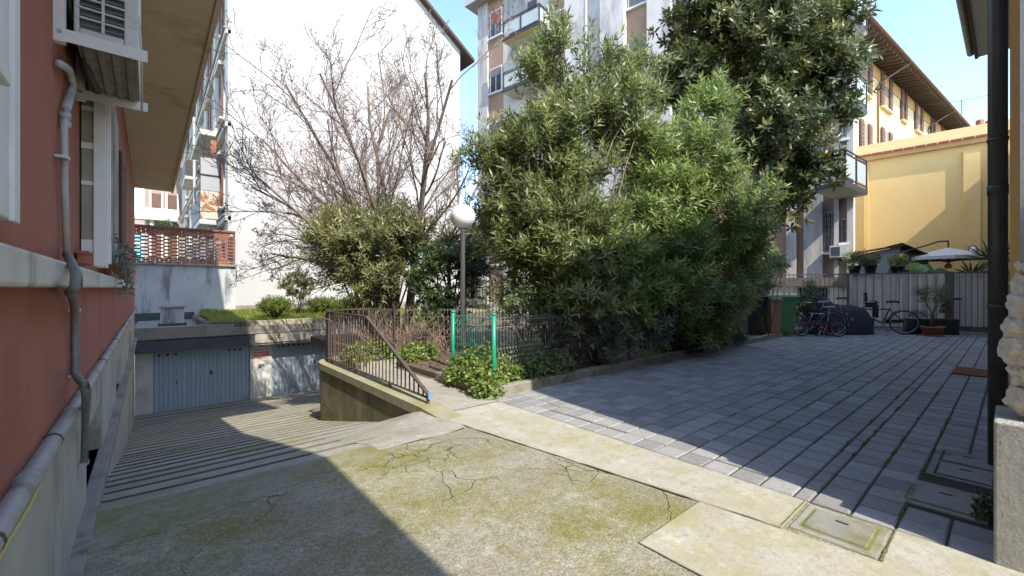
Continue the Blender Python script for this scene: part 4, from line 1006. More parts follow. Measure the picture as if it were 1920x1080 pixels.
# ================================================================== RIGHT HAND HOUSE (only its corner shows)
rh = empty('corner_house', (3.2, 0, 0), 'corner of a rough white plastered house at the right edge', 'house')
B('plinth', ROUGHW, rh, 3.14, 3.6, -7, .062, -.05, .70, bevel=.01)
B('wall', GREYP, rh, 3.30, 12.4, -8, -.02, .0, 5.88)
B('corner_pier', GREYP, rh, 3.28, 3.5, -.32, -.022, .7, 5.9)
B('pier_trim', YELLOW, rh, 3.6, 3.72, -.02, .012, .8, 5.8)
B('wall_low', GREYP, rh, 12.4, 34, -8, -.02, 0, 6.15)
B('eave_soffit', EAVEP, rh, 3.12, 12.4, -8.5, .44, 5.88, 5.93)
B('eave_fascia', COPPER, rh, 3.12, 12.42, .44, .49, 5.86, 6.0)
B('roof', TILERED, rh, 3.15, 12.5, -8.5, .40, 5.935, 6.1)
MB().tube([(3.2, .54, 5.95), (12.3, .54, 5.95)], .055, 8).build('gutter', GALV, rh, True)
# shattered rock-faced stones stacked on the plinth
for i, (y, z, r) in enumerate(((.015, .80, .09), (.0, .92, .085), (.035, 1.04, .09), (.03, 1.14, .085), (.01, 1.25, .09), (.0, 1.36, .08), (-.01, 1.46, .07), (-.03, 1.56, .075), (-.035, 1.67, .06), (-.06, 1.78, .06), (-.07, 1.88, .05))):
    vs = []; fs = []; N, Mq = 26, 16
    for a in range(Mq+1):
        for b in range(N):
            th = math.pi*a/Mq; ph = 2*math.pi*b/N; d_ = Vector((math.sin(th)*math.cos(ph), math.sin(th)*math.sin(ph), math.cos(th)))
            k = r*(.82+.30*mnoise.noise(d_*2.1+Vector((i*7.3, 0, 0)))+.22*abs(mnoise.noise(d_*5.5+Vector((0, i*3.1, 0))))+.10*mnoise.noise(d_*13+Vector((0, 0, i))))
            vs.append((3.31+k*.9*d_.x, y-.055+k*.85*d_.y, z+k*1.1*d_.z))
    for a in range(Mq):
        for b in range(N): fs.append((a*N+b, a*N+(b+1) % N, (a+1)*N+(b+1) % N, (a+1)*N+b))
    MB().add(vs, fs).build('rock_stone', STONEW, rh)
B('roughcast_panel', ROUGHW, rh, 3.215, 3.30, -.5, -.075, .70, 1.66, bevel=.01)
dp = empty('downpipe', (4.85, .07, 0), 'dark brown downpipe beside the rough white corner at right', 'downpipe')
MB().tube([(4.85, .075, .0), (4.85, .075, 5.9)], .052, 14).build('pipe', PIPEDK, dp, True)
for z in (1.2, 2.45, 4.2): MB().tube([(4.85, .075, z), (4.85, .075, z+.025)], .057, 14).build('clamp', PIPEDK, dp, True)
MB().tube([(4.85, .075, 2.05), (4.85, .075, 2.12)], .056, 14).build('collar', PIPEDK, dp, True)
tag(MB().box(9.5, 10.35, .10, .62, .012, .030).build('doormat', COIR), 'brown coir doormat on the paving near the gate', 'doormat')

# ================================================================== FENCE AT THE BACK OF THE COURT
fo = P(1862, 540, 12.2)
ff = Frame(fo, (FX-1.706*FY, FY+1.706*FX), (-(FY+1.706*FX), FX-1.706*FY))
fen = empty('iron_fence', tuple(ff.p(2, 0, 0)), 'grey iron bar fence backed by beige canvas at the end of the court', 'fence')
SF = lambda px: ff.at(px, 560)[0]
FZ = 1.80
barm = MB().box(-.008, .008, -.008, .008, 0, 1).mesh('bar', BARG)
def bars(parent, a, b, step, z0, z1):
    k = max(1, int((b-a)/step))
    for i in range(k+1):
        share('bar', barm, parent, ff.p(a+(b-a)*i/k, 0, z0), 0, (1, 1, z1-z0))
bars(fen, SF(1590), SF(1449), .12, .1, FZ); bars(fen, SF(1773), SF(1592), .2, .1, FZ-.03)
for z in (.12, FZ): 
    ff.part('rail', BARG, fen, SF(1773), SF(1449), -.018, .018, z-.018, z+.018)
for px in (1449, 1470, 1590): ff.part('post', BARG, fen, SF(px)-.035, SF(px)+.035, -.035, .035, 0, FZ+.02)
ff.part('low_wall', CONC, fen, SF(1773), SF(1449), -.08, .08, -.02, .09)
def canvas(parent, a, b, z0, z1, fold, amp, seed):
    rr2 = random.Random(seed); mb = MB(); n = int((b-a)/.03); prev = None; ph = 0
    for i in range(n+1):
        ph += 2*math.pi*.03/(fold*rr2.uniform(.85, 1.15)); x = a+(b-a)*i/n
        for j in range(5):
            z = z0+(z1-z0)*j/4; k = amp*(1-.35*j/4)
            mb.v.append(ff.p(x, -.085+k*math.sin(ph+.15*j), z+.01*math.sin(ph*.5)*(j in (0, 4))))
        if i: mb.f += [((i-1)*5+j, i*5+j, i*5+j+1, (i-1)*5+j+1) for j in range(4)]
    return mb.build('canvas_screen', CANVAS, parent, True)
canvas(fen, SF(1772), SF(1592), .1, FZ-.01, .24, .05, 1)
gate = empty('iron_gate', tuple(ff.p(.5, 0, 0)), 'iron gate with canvas screen beside the dark square post', 'gate')
ff.part('gate_post', BARG, gate, SF(1786), SF(1774), -.06, .06, 0, FZ+.04)
ga, gb = SF(1900)-.3, SF(1788)
bars(gate, ga, gb, .125, .08, FZ)
for z in (.09, FZ): ff.part('rail', BARG, gate, ga, gb, -.02, .02, z-.02, z+.02)
ff.part('latch', METDK, gate, SF(1802), SF(1788), .01, .07, 1.0, 1.06)
canvas(gate, ga, gb, .22, FZ-.02, .3, .03, 2)
ff.part('stone_sill', STRING, gate, ga, gb, -.35, -.1, -.02, .06)
B('terrace_back', CREAMW, gate, fo.x+3, fo.x+3.2, 0, .3, 0, .2)

# shed, parasol and plants behind the fence
so_ = P(1690, 470, 15.0)
sf_ = Frame(so_, (-.35, 1), (-1, -.35))
shed = empty('garden_shed', (so_.x, so_.y, 0), 'pale shed with slanting roof and small-paned window behind the fence', 'shed')
s1 = sf_.at(1598, 500)[0]; s0 = sf_.at(1688, 500)[0]; sr = sf_.at(1742, 500)[0]
sw = MB(); zl = sf_.at(1600, 480)[1]; zr_ = sf_.at(1688, 463)[1]
sw.add([sf_.p(s0, 0, 0), sf_.p(s1, 0, 0), sf_.p(s1, 0, zl), sf_.p(s0, 0, zr_), sf_.p(s0, -2, 0), sf_.p(s1, -2, 0), sf_.p(s1, -2, zl), sf_.p(s0, -2, zr_)],
       [(0, 3, 2, 1), (4, 5, 6, 7), (0, 1, 5, 4), (1, 2, 6, 5), (2, 3, 7, 6), (3, 0, 4, 7)]); sw.build('wall', SHEDW, shed)
MB().add([sf_.p(s0-.1, .18, zr_+.02), sf_.p(s1+.2, .18, zl+.02), sf_.p(s1+.2, -2.2, zl+.1), sf_.p(s0-.1, -2.2, zr_+.1), sf_.p(s0-.1, .18, zr_+.08), sf_.p(s1+.2, .18, zl+.08), sf_.p(s1+.2, -2.2, zl+.16), sf_.p(s0-.1, -2.2, zr_+.16)],
         [(0, 3, 2, 1), (4, 5, 6, 7), (0, 1, 5, 4), (1, 2, 6, 5), (2, 3, 7, 6), (3, 0, 4, 7)]).build('roof', WOODDK, shed)
MB().add([sf_.p(s0, .25, zr_+.12), sf_.p(sr, .25, zr_-.35), sf_.p(sr, -2, zr_-.3), sf_.p(s0, -2, zr_+.17)], [(0, 1, 2, 3)]).build('side_roof', WOODDK, shed)
sf_.part('window_wall', CREAMW, shed, sr, s0-.02, -1.9, -.05, 0, zr_-.5)
for k in range(4):
    a = s0-.08-(s0-sr-.1)*(k+1)/4; sf_.part('pane', GLASS, shed, a+.03, a+(s0-sr)*.21, -.05, -.02, 1.9, zr_-.3); sf_.part('glazing_bar', METBR, shed, a, a+.03, -.05, .0, 1.85, zr_-.25)
sf_.part('glazing_rail', METBR, shed, sr, s0-.05, -.05, .002, 2.15, 2.19)
pc = P(1778, 470, 14.6)
par = empty('parasol', (pc.x, pc.y, 0), 'white cantilever parasol standing behind the fence under the yellow wall', 'parasol')
N = 8; vs = [pc+Vector((0, 0, .10))]; fs = []
for j in range(N):
    a = 2*math.pi*j/N+.2; vs.append(pc+Vector((1.12*math.cos(a), 1.12*math.sin(a), -.22)))
for j in range(N): a = 2*math.pi*j/N+.2; vs.append(pc+Vector((1.12*math.cos(a), 1.12*math.sin(a), -.33)))
for j in range(N): k = (j+1) % N; fs += [(0, 1+j, 1+k), (1+j, 1+N+j, 1+N+k, 1+k)]
MB().add(vs, fs).build('canopy', PARASOL, par)
for j in range(N): a = 2*math.pi*j/N+.2; MB().bar(pc+Vector((0, 0, -.42)), pc+Vector((.8*math.cos(a), .8*math.sin(a), -.16)), .02).build('rib', METBR, par)
MB().tube([pc+Vector((0, 0, .32)), pc+Vector((0, 0, -.5))], .025, 8).build('hub', METBR, par)
rv = Vector((FY, -FX, 0))
MB().tube([pc+Vector((0, 0, .32)), pc-rv*.35+Vector((0, 0, .30)), pc-rv*.85+Vector((0, 0, .14)), pc-rv*1.25+Vector((0, .4, -.1)), pc-rv*1.4+Vector((0, .5, -.8)), pc-rv*1.4+Vector((0, .5, -2.5))], .028, 8).build('arm', METBR, par, True)
MB().lathe([(.08, -.62), (.10, -.52), (.05, -.45)], pc, 10).build('knob', TERRA, par, True)

# potted plants along the fence top
def pot(c, r0, r1, h, m, parent, name='pot'):
    return MB().lathe([(r0, 0), (r1, h*.85), (r1*1.08, h*.85), (r1*1.08, h), (r1*.9, h), (r1*.88, h*.9)], c, 18).build(name, m, parent, True)
def fence_plant(px, py, d, label, lm, blob, k, seed, L=.09, Wd=.03, potm=PLBLACK):
    c = P(px, py, d); t = empty('potted_plant', tuple(c-Vector((0, 0, .45))), label, 'plant', 'plants along the fence top')
    pot(c-Vector((0, 0, .38)), .12, .16, .3, potm, t)
    shoots('leaves', lm, t, [(tuple(c+Vector((0, 0, .05))), blob, 1)], k, 6, .06, 8, L, Wd, .10, seed)
    stems('stem', TWIG, t, c-Vector((0, 0, .15)), [c+Vector((rng.uniform(-.15, .15), rng.uniform(-.15, .15), .2)) for _ in range(4)], .01, seed)
    return t
fence_plant(1602, 494, 13.9, 'trailing olive-green plant spilling over the fence beside the building corner', L_OLEY, (.28, .28, .30), 22, 21)
fence_plant(1632, 492, 13.7, 'bushy green plant in a black pot behind the fence, in front of the shed', L_VIB, (.26, .22, .14), 14, 22)
fence_plant(1682, 494, 13.5, 'bright green mixed potted plant under the shed window behind the fence', L_LIME, (.3, .22, .14), 14, 23)
# elephant-ear plant
ee = empty('elephant_ear_plant', tuple(P(1715, 520, 13.3)), 'plant with huge bright green leaves rising over the fence below the parasol', 'plant')
r_ = np.random.default_rng(9); pp = []; dd = []; nn = []; LL = []
for px, py, l, dz in ((1708, 505, .34, .9), (1722, 508, .42, 1.2), (1735, 512, .36, .5), (1750, 512, .34, .15), (1690, 512, .26, .3), (1768, 514, .38, .1), (1715, 512, .3, .2), (1742, 506, .3, .7)):
    p_ = P(px, py, 13.35+r_.random()*.3); pp.append(p_[:]); dd.append((r_.normal()*.5+.3, r_.normal()*.5-.3, dz)); nn.append((-.7, -.5, .6)); LL.append(l)
for p_, d_, n_, l_ in zip(pp, dd, nn, LL):
    d_ = Vector(d_).normalized(); sd_ = d_.cross(Vector(n_)).normalized(); up_ = sd_.cross(d_); mb = MB(); N_ = 14
    mb.v.append(Vector(p_)+d_*l_*.18)
    for j in range(N_):
        a_ = 2*math.pi*j/N_; rr3 = l_*(.5-.13*math.cos(a_*1))*(1.18 if j == 0 else 1)*(.62 if j == N_//2 else 1)
        x_ = math.cos(a_)*rr3*1.25+l_*.35; y_ = math.sin(a_)*rr3*.95
        mb.v.append(Vector(p_)+d_*x_+sd_*y_+up_*(abs(y_)*.35-.55*x_*x_/l_+.02*math.sin(j*2.2)))
    mb.f = [(0, 1+j, 1+(j+1) % N_) for j in range(N_)]; o = mb.build('leaf', L_BIG, ee, True)
    at_ = o.data.attributes.new('rnd', 'FLOAT', 'FACE'); at_.data.foreach_set('value', [float(r_.random())]*N_)
stems('stem', TWIG, ee, P(1722, 600, 13.4), [Vector(p) for p in pp], .012, 9)
def spiky(name, label, base, h, n, L, Wd, seed, m=L_PALM, trunk=True, cat='plant', spread=1.0, group=None):
    r = np.random.default_rng(seed); t = empty(name, tuple(base), label, cat, group); top = Vector(base)+Vector((0, 0, h))
    if trunk: MB().tube([base, top], [.05, .04], 8).build('trunk', BARKD, t, True)
    d = unit(r.normal(size=(n, 3))*np.array([spread, spread, .5])+np.array([0, 0, .55])); pos = np.repeat(np.array([top[:]]), n, 0)
    leaf_mesh('leaves', m, t, pos, d, np.cross(d, r.normal(size=(n, 3))), L*(.7+.4*r.random(n)), Wd, r.random(n), fold=.3, curl=.5)
    return t
spiky('yucca', 'spiky yucca rising over the gate beside the downpipe', P(1858, 560, 12.6), 1.15, 46, .75, .045, 31)
spiky('yucca', 'lower spiky plant over the fence right of the parasol knob', P(1822, 560, 12.9), .72, 40, .62, .04, 32)
# potted palm and black planters in front of the fence
pb = P(1748, 629, 11.95); pb.z = .012
pm = empty('potted_palm', tuple(pb), 'small fan palm in a red terracotta pot beside the gate post', 'plant')
pot(pb, .19, .245, .27, TERRA, pm); MB().lathe([(.27, 0), (.28, .03)], pb, 18).build('saucer', TERRA, pm)
MB().tube([pb+Vector((0, 0, .2)), pb+Vector((0, 0, .62))], [.06, .045], 8).build('trunk', BARKD, pm, True)
r_ = np.random.default_rng(77); pp = []; dd = []; st = MB()
for k, (dx, dz, az) in enumerate(((-.28, .95, 0), (.26, .92, 1), (.42, .72, 2), (-.12, 1.02, 3), (.1, .6, 4), (-.35, .6, 5), (.15, 1.1, 5.5))):
    tip = pb+Vector((0, 0, .6))+rv*dx*.9+Vector((math.cos(az)*.1, math.sin(az)*.1, dz*.55)); st.tube([pb+Vector((0, 0, .58)), tip], .008, 5)
    base_d = (tip-pb-Vector((0, 0, .5))).normalized()
    for j in range(16):
        a = (j-7.5)/7.5*1.25; q_ = base_d*math.cos(a)+(rv*.8+Vector((0, 0, .1))).normalized()*math.sin(a)
        pp.append(tip[:]); dd.append((q_+Vector((0, 0, -.12)))[:])
st.build('leaf_stalk', L_PALM, pm)
pp = np.array(pp); dd = np.array(dd)
leaf_mesh('fronds', L_PALM, pm, pp, dd, np.cross(dd, r_.normal(size=dd.shape)), .34+.1*r_.random(len(pp)), .026, r_.random(len(pp))*.8+.2, fold=.3)
for px, w, lb in ((1722, .62, 'black planter trough left of the terracotta palm pot'), (1772, .5, 'black planter trough right of the terracotta palm pot')):
    c = P(px, 600, 12.35); c.z = .012
    t = empty('planter_trough', tuple(c), lb, 'planter')
    M_ = Matrix.Translation(c) @ Matrix.Rotation(math.atan2(ff.w.y, ff.w.x), 4, 'Z')
    MB(M_).box(-w/2, w/2, -.16, .16, 0, .42).build('box', PLBLACK, t, bevel=.015); MB(M_).box(-w/2-.02, w/2+.02, -.18, .18, .40, .44).build('rim', PLBLACK, t); MB(M_).box(-w/2+.02, w/2-.02, -.14, .14, .43, .446).build('soil', SOIL, t)
    if px < 1750:
        ground_cover('leaves', L_GREY, t, [(tuple(c+Vector((-.1, 0, .5))), (.28, .2, .22), 1)], 300, .05, 41)
    else:
        ground_cover('leaves', L_DRYL, t, [(tuple(c+Vector((.05, 0, .62))), (.16, .12, .40), 1)], 260, .06, 42)

# ================================================================== BINS
def bin_(px, d, w, dep, h, m, lm, label, rot):
    c = P(px, 600, d); c.z = .086
    t = empty('wheelie_bin', tuple(c), label, 'bin', 'wheelie bins beside the shrub bed')
    M_ = Matrix.Translation(c) @ Matrix.Rotation(rot, 4, 'Z')
    def tap(k, z): return [(-w/2*k, -dep/2*k, z), (w/2*k, -dep/2*k, z), (w/2*k, dep/2*k, z), (-w/2*k, dep/2*k, z)]
    body = MB(M_); body.add(tap(.80, .06)+tap(.97, h*.9)+tap(1.05, h*.9)+tap(1.05, h*.95), [(0, 3, 2, 1)]+[(4*k+i, 4*k+(i+1) % 4, 4*k+4+(i+1) % 4, 4*k+4+i) for k in range(3) for i in range(4)]+[(12, 13, 14, 15)])
    body.build('body', m, t, bevel=.012)
    lid = MB(M_); lid.add(tap(1.10, h*.95)+tap(1.10, h*.965)+tap(.85, h*1.01), [(0, 3, 2, 1)]+[(4*k+i, 4*k+(i+1) % 4, 4*k+4+(i+1) % 4, 4*k+4+i) for k in range(2) for i in range(4)]+[(8, 9, 10, 11)])
    lid.build('lid', lm, t, bevel=.012)
    MB(M_).tube([(-w*.42, dep*.62, h*.93), (w*.42, dep*.62, h*.93)], .018, 8).build('handle', m, t)
    for s in (-1, 1):
        MB(M_ @ Matrix.Translation((s*w*.42, dep*.42, .10))).tube([(-.025, 0, 0), (.025, 0, 0)], .10, 16).build('wheel', TYRE, t)
    MB(M_).box(-w*.2, w*.2, -dep*.535, -dep*.52, h*.86, h*.89).build('grip', m, t)
ra = YAW-R(90)
bin_(1405, 11.75, .58, .70, 1.08, PLBLACK, PLGREY, 'black wheelie bin half hidden in the shrubs, leftmost of the bins', ra+.1)
bin_(1446, 11.55, .34, .42, 1.00, PLBROWN, PLGREY, 'narrow brown food-waste bin between the black and green bins', ra+.15)
bin_(1466, 11.95, .50, .58, 1.07, PLGREEN, PLGREEN2, 'green wheelie bin with pale green lid beside the bicycles', ra+.2)

# ================================================================== BICYCLES AND COVERED SCOOTER
def bicycle(label, base, ang, fm, Rw=.345, wb=1.08, fender=None, seat=LEATHER, child=False, folding=False, kick=True, sadh=.93):
    t = empty('bicycle', tuple(base), label, 'bicycle', 'bicycles parked by the fence')
    M_ = Matrix.Translation(base) @ Matrix.Rotation(ang, 4, 'Z')          # local x runs from rear to front
    V = Vector; rear, front = V((-wb/2, 0, Rw)), V((wb/2, 0, Rw))
    for hub in (rear, front):
        w = MB(M_).torus(hub, (0, 1, 0), Rw-.017, .017, 32, 6).build('wheel', TYRE, t, True)
        MB(M_).torus(hub, (0, 1, 0), Rw-.042, .010, 32, 5).build('rim', STEEL, w, True)
        sp_ = MB(M_)
        for k in range(18):
            a = 2*math.pi*k/18; sp_.bar(hub+V((.02*math.cos(a+.6), .02*(-1)**k, .02*math.sin(a+.6))), hub+V(((Rw-.045)*math.cos(a), 0, (Rw-.045)*math.sin(a))), .0025)
        sp_.build('spokes', STEEL, w); MB(M_).tube([hub+V((0, -.05, 0)), hub+V((0, .05, 0))], .022, 8).build('hub', STEEL, w)
        if fender:
            q_ = [hub+V(((Rw+.022)*math.cos(R(a)), 0, (Rw+.022)*math.sin(R(a)))) for a in range(-10 if hub is rear else 20, 190 if hub is rear else 170, 12)]
            if hub is rear: q_ = [hub+V(((Rw+.022)*math.cos(R(a)), 0, (Rw+.022)*math.sin(R(a)))) for a in range(0, 200, 12)]
            f_ = MB(M_)
            for a, b in zip(q_, q_[1:]): f_.bar(a, b, .05, .006)
            f_.build('mudguard', fender, t)
    bb = V((-.08, 0, Rw-.04)); st = V((-.25, 0, Rw+.40)); hd = V((wb/2-.20, 0, Rw+.38)); hdb = V((wb/2-.13, 0, Rw+.24))
    fr = MB(M_)
    if folding:
        lowt = V((-.2, 0, Rw+.10)); fr.tube([lowt, hdb-V((0, 0, .1))], .020, 8); st = V((-.20, 0, Rw+.22)); fr.tube([bb, st], .016, 8); fr.tube([hdb-V((0, 0, .12)), V((hd.x-.02, 0, Rw+.22))], .016, 8); hd = V((hd.x-.02, 0, Rw+.22)); fr.tube([rear, lowt], .012, 6)
    else:
        fr.tube([bb, st], .017, 8); fr.tube([st-V((.0, 0, .03)), hd-V((0, 0, .02))], .017, 8); fr.tube([bb, hdb], .020, 8); fr.tube([hd+V((0, 0, .05)), hdb-V((0, 0, .03))], .020, 8)
    for s in (-1, 1):
        fr.tube([bb+V((0, .02*s, 0)), rear+V((0, .06*s, 0))], .010, 6); fr.tube([st+V((0, .02*s, -.05)), rear+V((0, .06*s, 0))], .009, 6)
    fr.build('frame', fm, t, True)
    fk = MB(M_)
    for s in (-1, 1): fk.tube([hdb+V((0, .03*s, -.03)), hdb+V((.03, .055*s, -.12)), front+V((0, .055*s, 0))], .011, 6)
    fk.build('fork', fm, t, True)
    hb = hd+V((-.05, 0, .18)); bar_ = MB(M_); bar_.tube([hd, hb], .013, 7); bar_.tube([hb+V((-.16, -.29, .02)), hb+V((-.02, -.2, .03)), hb+V((.03, 0, 0)), hb+V((-.02, .2, .03)), hb+V((-.16, .29, .02))], .012, 7)
    bar_.build('handlebar', STEEL, t, True)
    for s in (-1, 1): MB(M_).tube([hb+V((-.16, .29*s, .02)), hb+V((-.27, .30*s, .0))], .017, 7).build('grip', LEATHER, t, True)
    top = V((st.x-.05, 0, sadh)); MB(M_).tube([st, top], .012, 7).build('seat_post', STEEL, t)
    sd = MB(M_); vs = []; prof_ = [(-.14, .09, .0), (-.08, .10, .02), (0, .06, .015), (.08, .028, .01), (.14, .02, .0)]
    for x, w_, z in prof_: vs += [top+V((x, -w_, z)), top+V((x, 0, z+.028)), top+V((x, w_, z)), top+V((x, 0, z-.035))]
    n_ = len(prof_); sd.add(vs, [(4*i+j, 4*i+(j+1) % 4, 4*i+4+(j+1) % 4, 4*i+4+j) for i in range(n_-1) for j in range(4)]+[(0, 1, 2, 3), (4*n_-4, 4*n_-3, 4*n_-2, 4*n_-1)]); sd.build('saddle', seat, t, True)
    MB(M_).torus(bb+V((0, -.05, 0)), (0, 1, 0), .085, .006, 20, 4).build('chainring', STEEL, t)
    MB(M_).bar(bb+V((0, -.07, 0)), bb+V((.08, -.07, -.15)), .02).bar(bb+V((0, .07, 0)), bb+V((-.08, .07, .15)), .02).build('crank', STEEL, t)
    for s__ in (-1, 1): MB(M_).bar(bb+V((-.08*s__-.04, .13*s__, .15*s__)), bb+V((-.08*s__+.04, .13*s__, .15*s__)), .07, .02).build('pedal', PLBLACK, t)
    MB(M_).bar(bb+V((-.02, -.055, .05)), rear+V((0, -.055, .03)), .012, .10).build('chain_guard', fm, t)
    if kick: MB(M_).bar(bb+V((-.03, -.06, -.03)), bb+V((-.16, -.18, -.30)), .018).build('kickstand', STEEL, t)
    MB(M_).bar(rear+V((-.33, 0, .30)), rear+V((-.345, 0, .24)), .05, .03).build('reflector', ORANGE, t)
    if child:
        c = hd+V((-.18, 0, .02)); 
        cs_ = MB(M_); cs_.box(c.x-.16, c.x+.14, -.15, .15, c.z+.02, c.z+.10); cs_.box(c.x+.10, c.x+.16, -.14, .14, c.z+.10, c.z+.36); cs_.box(c.x+.10, c.x+.17, -.10, .10, c.z+.36, c.z+.46)
        for s in (-1, 1): cs_.box(c.x-.12, c.x+.12, s*.15-.02, s*.15+.02, c.z+.05, c.z+.22); cs_.box(c.x-.14, c.x-.06, s*.18-.03, s*.18+.03, c.z-.28, c.z+.05)
        cs_.build('child_seat', PLBLACK, t, bevel=.03)
    return t
fang = math.atan2(ff.w.y, ff.w.x)
gpt = lambda px, d: (lambda c: Vector((c.x, c.y, .012)))(P(px, 600, d))
bicycle('black city bicycle with child seat leaning along the canvas fence', gpt(1648, 12.6), fang, BIKEBK, wb=1.12, fender=BIKEBK, child=True)
bicycle('dark city bicycle with bright mudguards between the green bin and the covered scooter', gpt(1522, 12.1), fang+.25, BIKEBL, wb=1.02, fender=STEEL, seat=SADGREY, kick=False)
bicycle('small red folding bicycle with little wheels in front of the dark city bicycle', gpt(1537, 11.75), fang+.35, BIKERD, Rw=.215, wb=.92, folding=True, seat=SADGREY, sadh=.80)
bicycle('dark bicycle with brown saddle mostly hidden behind the covered scooter', gpt(1556, 13.1), fang+.1, BIKEBK, wb=1.08, fender=BIKEBK, seat=mat('brown_saddle', (.13, .06, .035), None, 8, .6), kick=False, sadh=1.02)
# covered scooter: a draped hull
sc0 = gpt(1567, 12.55)
scv = empty('covered_scooter', tuple(sc0), 'motor scooter under a dark navy fabric cover among the bicycles', 'scooter')
M_ = Matrix.Translation(sc0) @ Matrix.Rotation(fang+.55, 4, 'Z')
prof_ = [(-.92, .16, .42), (-.86, .26, .62), (-.65, .32, .80), (-.35, .30, .84), (-.1, .26, .82), (.15, .27, .90), (.40, .36, 1.08), (.55, .40, 1.14), (.68, .30, 1.02), (.82, .22, .72), (.95, .14, .46)]
vs = []; fs = []; K = 14; rr2 = random.Random(8)
for i, (x, w_, h_) in enumerate(prof_):
    for j in range(K+1):
        a = math.pi*j/K; y = math.cos(a); z = math.sin(a)
        zz = h_*(abs(z)**.55 if z > 0 else 0); wob = .022*math.sin(j*2.3+i*1.9)+.015*math.sin(j*4.1-i)
        vs.append((x+.03*math.sin(j*1.7+i), (w_+.10*(1-z)+wob)*(abs(y)**.7)*(1 if y > 0 else -1), max(.03, zz+wob*.6)))
for i in range(len(prof_)-1):
    for j in range(K): fs.append((i*(K+1)+j, i*(K+1)+j+1, (i+1)*(K+1)+j+1, (i+1)*(K+1)+j))
fs += [tuple(range(K+1)), tuple((len(prof_)-1)*(K+1)+j for j in range(K+1))]
MB(M_).add(vs, fs).build('cover', COVERN, scv, True)
MB(M_).tube([(.05, -.36, .1), (.05, -.33, .55), (.05, -.2, .86), (.05, .2, .86), (.05, .34, .5)], .012, 6).build('strap', STRAP, scv)
for x in (-.62, .72): MB(M_).torus((x, 0, .22), (0, 1, 0), .17, .05, 20, 8).build('wheel', TYRE, scv, True)

# ================================================================== LAMP POST
lb = P(868, 560, 6.5)
lamp = empty('lamp_post', (lb.x, lb.y, .08), 'grey lamp post with a white opal globe in the shrub bed', 'lamp post')
gz = P(868, 407, 6.5).z
MB().lathe([(.036, .06), (.036, gz-.21), (.05, gz-.205), (.055, gz-.17)], (lb.x, lb.y, 0), 14).build('pole', POLE, lamp, True)
MB().lathe([(.06, -.185), (.075, -.17), (.06, -.15)], (lb.x, lb.y, gz), 16).build('collar', METDK, lamp, True)
MB().lathe([(.19*math.sin(math.pi*i/20)+.0005, -.19*math.cos(math.pi*i/20)) for i in range(21)], (lb.x, lb.y, gz), 32).build('globe', OPAL, lamp, True)

# ================================================================== GREEN MESH PANEL AND BROWN MESH FENCE
A1, A2 = Vector((3.34, 4.28, 0)), Vector((3.32, 5.20, 0))
gmf = empty('green_mesh_fence', tuple(A1), 'bright green post-and-wire fence panel at the corner of the shrub bed', 'fence')
for a in (A1, A2):
    p_ = MB().tube([a+Vector((0, 0, .02)), a+Vector((0, 0, 1.01))], .030, 12).build('post', GREENP, gmf, True)
    MB().lathe([(.033, 1.0), (.033, 1.02), (.012, 1.035)], a, 12).build('post_cap', GREENP, p_, True)
def wires(t, a, b, step, r, m, z0, z1, kinks, name='wire', join=False):
    k = max(2, int((b-a).length/step)); side = (b-a).normalized().cross(Vector((0, 0, 1))); J = MB()
    for i in range(1, k):
        p_ = a.lerp(b, i/k); pts = [p_+Vector((0, 0, z0))]
        for zk in kinks: pts += [p_+Vector((0, 0, zk-.05)), p_+side*.03+Vector((0, 0, zk)), p_+Vector((0, 0, zk+.05))]
        pts.append(p_+Vector((0, 0, z1)))
        if join: J.tube(pts, r, 4, False)
        else: MB().tube(pts, r, 4, False).build(name, m, t)
    if join: o = J.build('wires', m, t); o['kind'] = 'stuff'
    for z in sorted(set([z0+.04, z1-.03]+[zk-.06 for zk in kinks]+[zk+.06 for zk in kinks])):
        MB().tube([a+Vector((0, 0, z)), b+Vector((0, 0, z))], r*1.15, 4).build('cross_wire', m, t)
wires(gmf, A1, A2, .05, .0028, WIREG, .14, .98, (.5, .90))
A3 = Vector((4.5, 4.42, 0)); A4 = Vector((6.6, 4.5, 0))
gmf2 = empty('grey_mesh_fence', tuple(A3), 'thin faded mesh fence running through the shrubs from the front green post', 'fence')
wires(gmf2, A1+Vector((.03, .02, 0)), A3, .055, .0022, mat('faded_wire', (.26, .28, .25), None, 9, .6), .14, .95, (.5, .9)); wires(gmf2, A3, A4, .06, .0022, MATS['faded_wire'], .14, .95, (.5,), join=True)
MB().tube([A3, A3+Vector((0, 0, 1))], .02, 8).build('post', METDK, gmf2); MB().tube([A4, A4+Vector((0, 0, 1))], .02, 8).build('post', METDK, gmf2)
Mq1, Mq2, Mq3 = Vector((3.0, 7.95, 0)), Vector((3.25, 6.98, 0)), Vector((4.25, 6.3, 0))
bmf = empty('brown_mesh_fence', tuple(Mq2), 'rusty brown mesh fence between the railing and the green fence panel', 'fence')
for a, b in ((Mq1, Mq2), (Mq2, Mq3)): wires(bmf, a, b, .055, .0028, WIREB, .16, 1.0, (.55, .9))
for a in (Mq2, Mq3): MB().bar(a+Vector((0, 0, .0)), a+Vector((0, 0, 1.02)), .035).build('post', METDK, bmf)
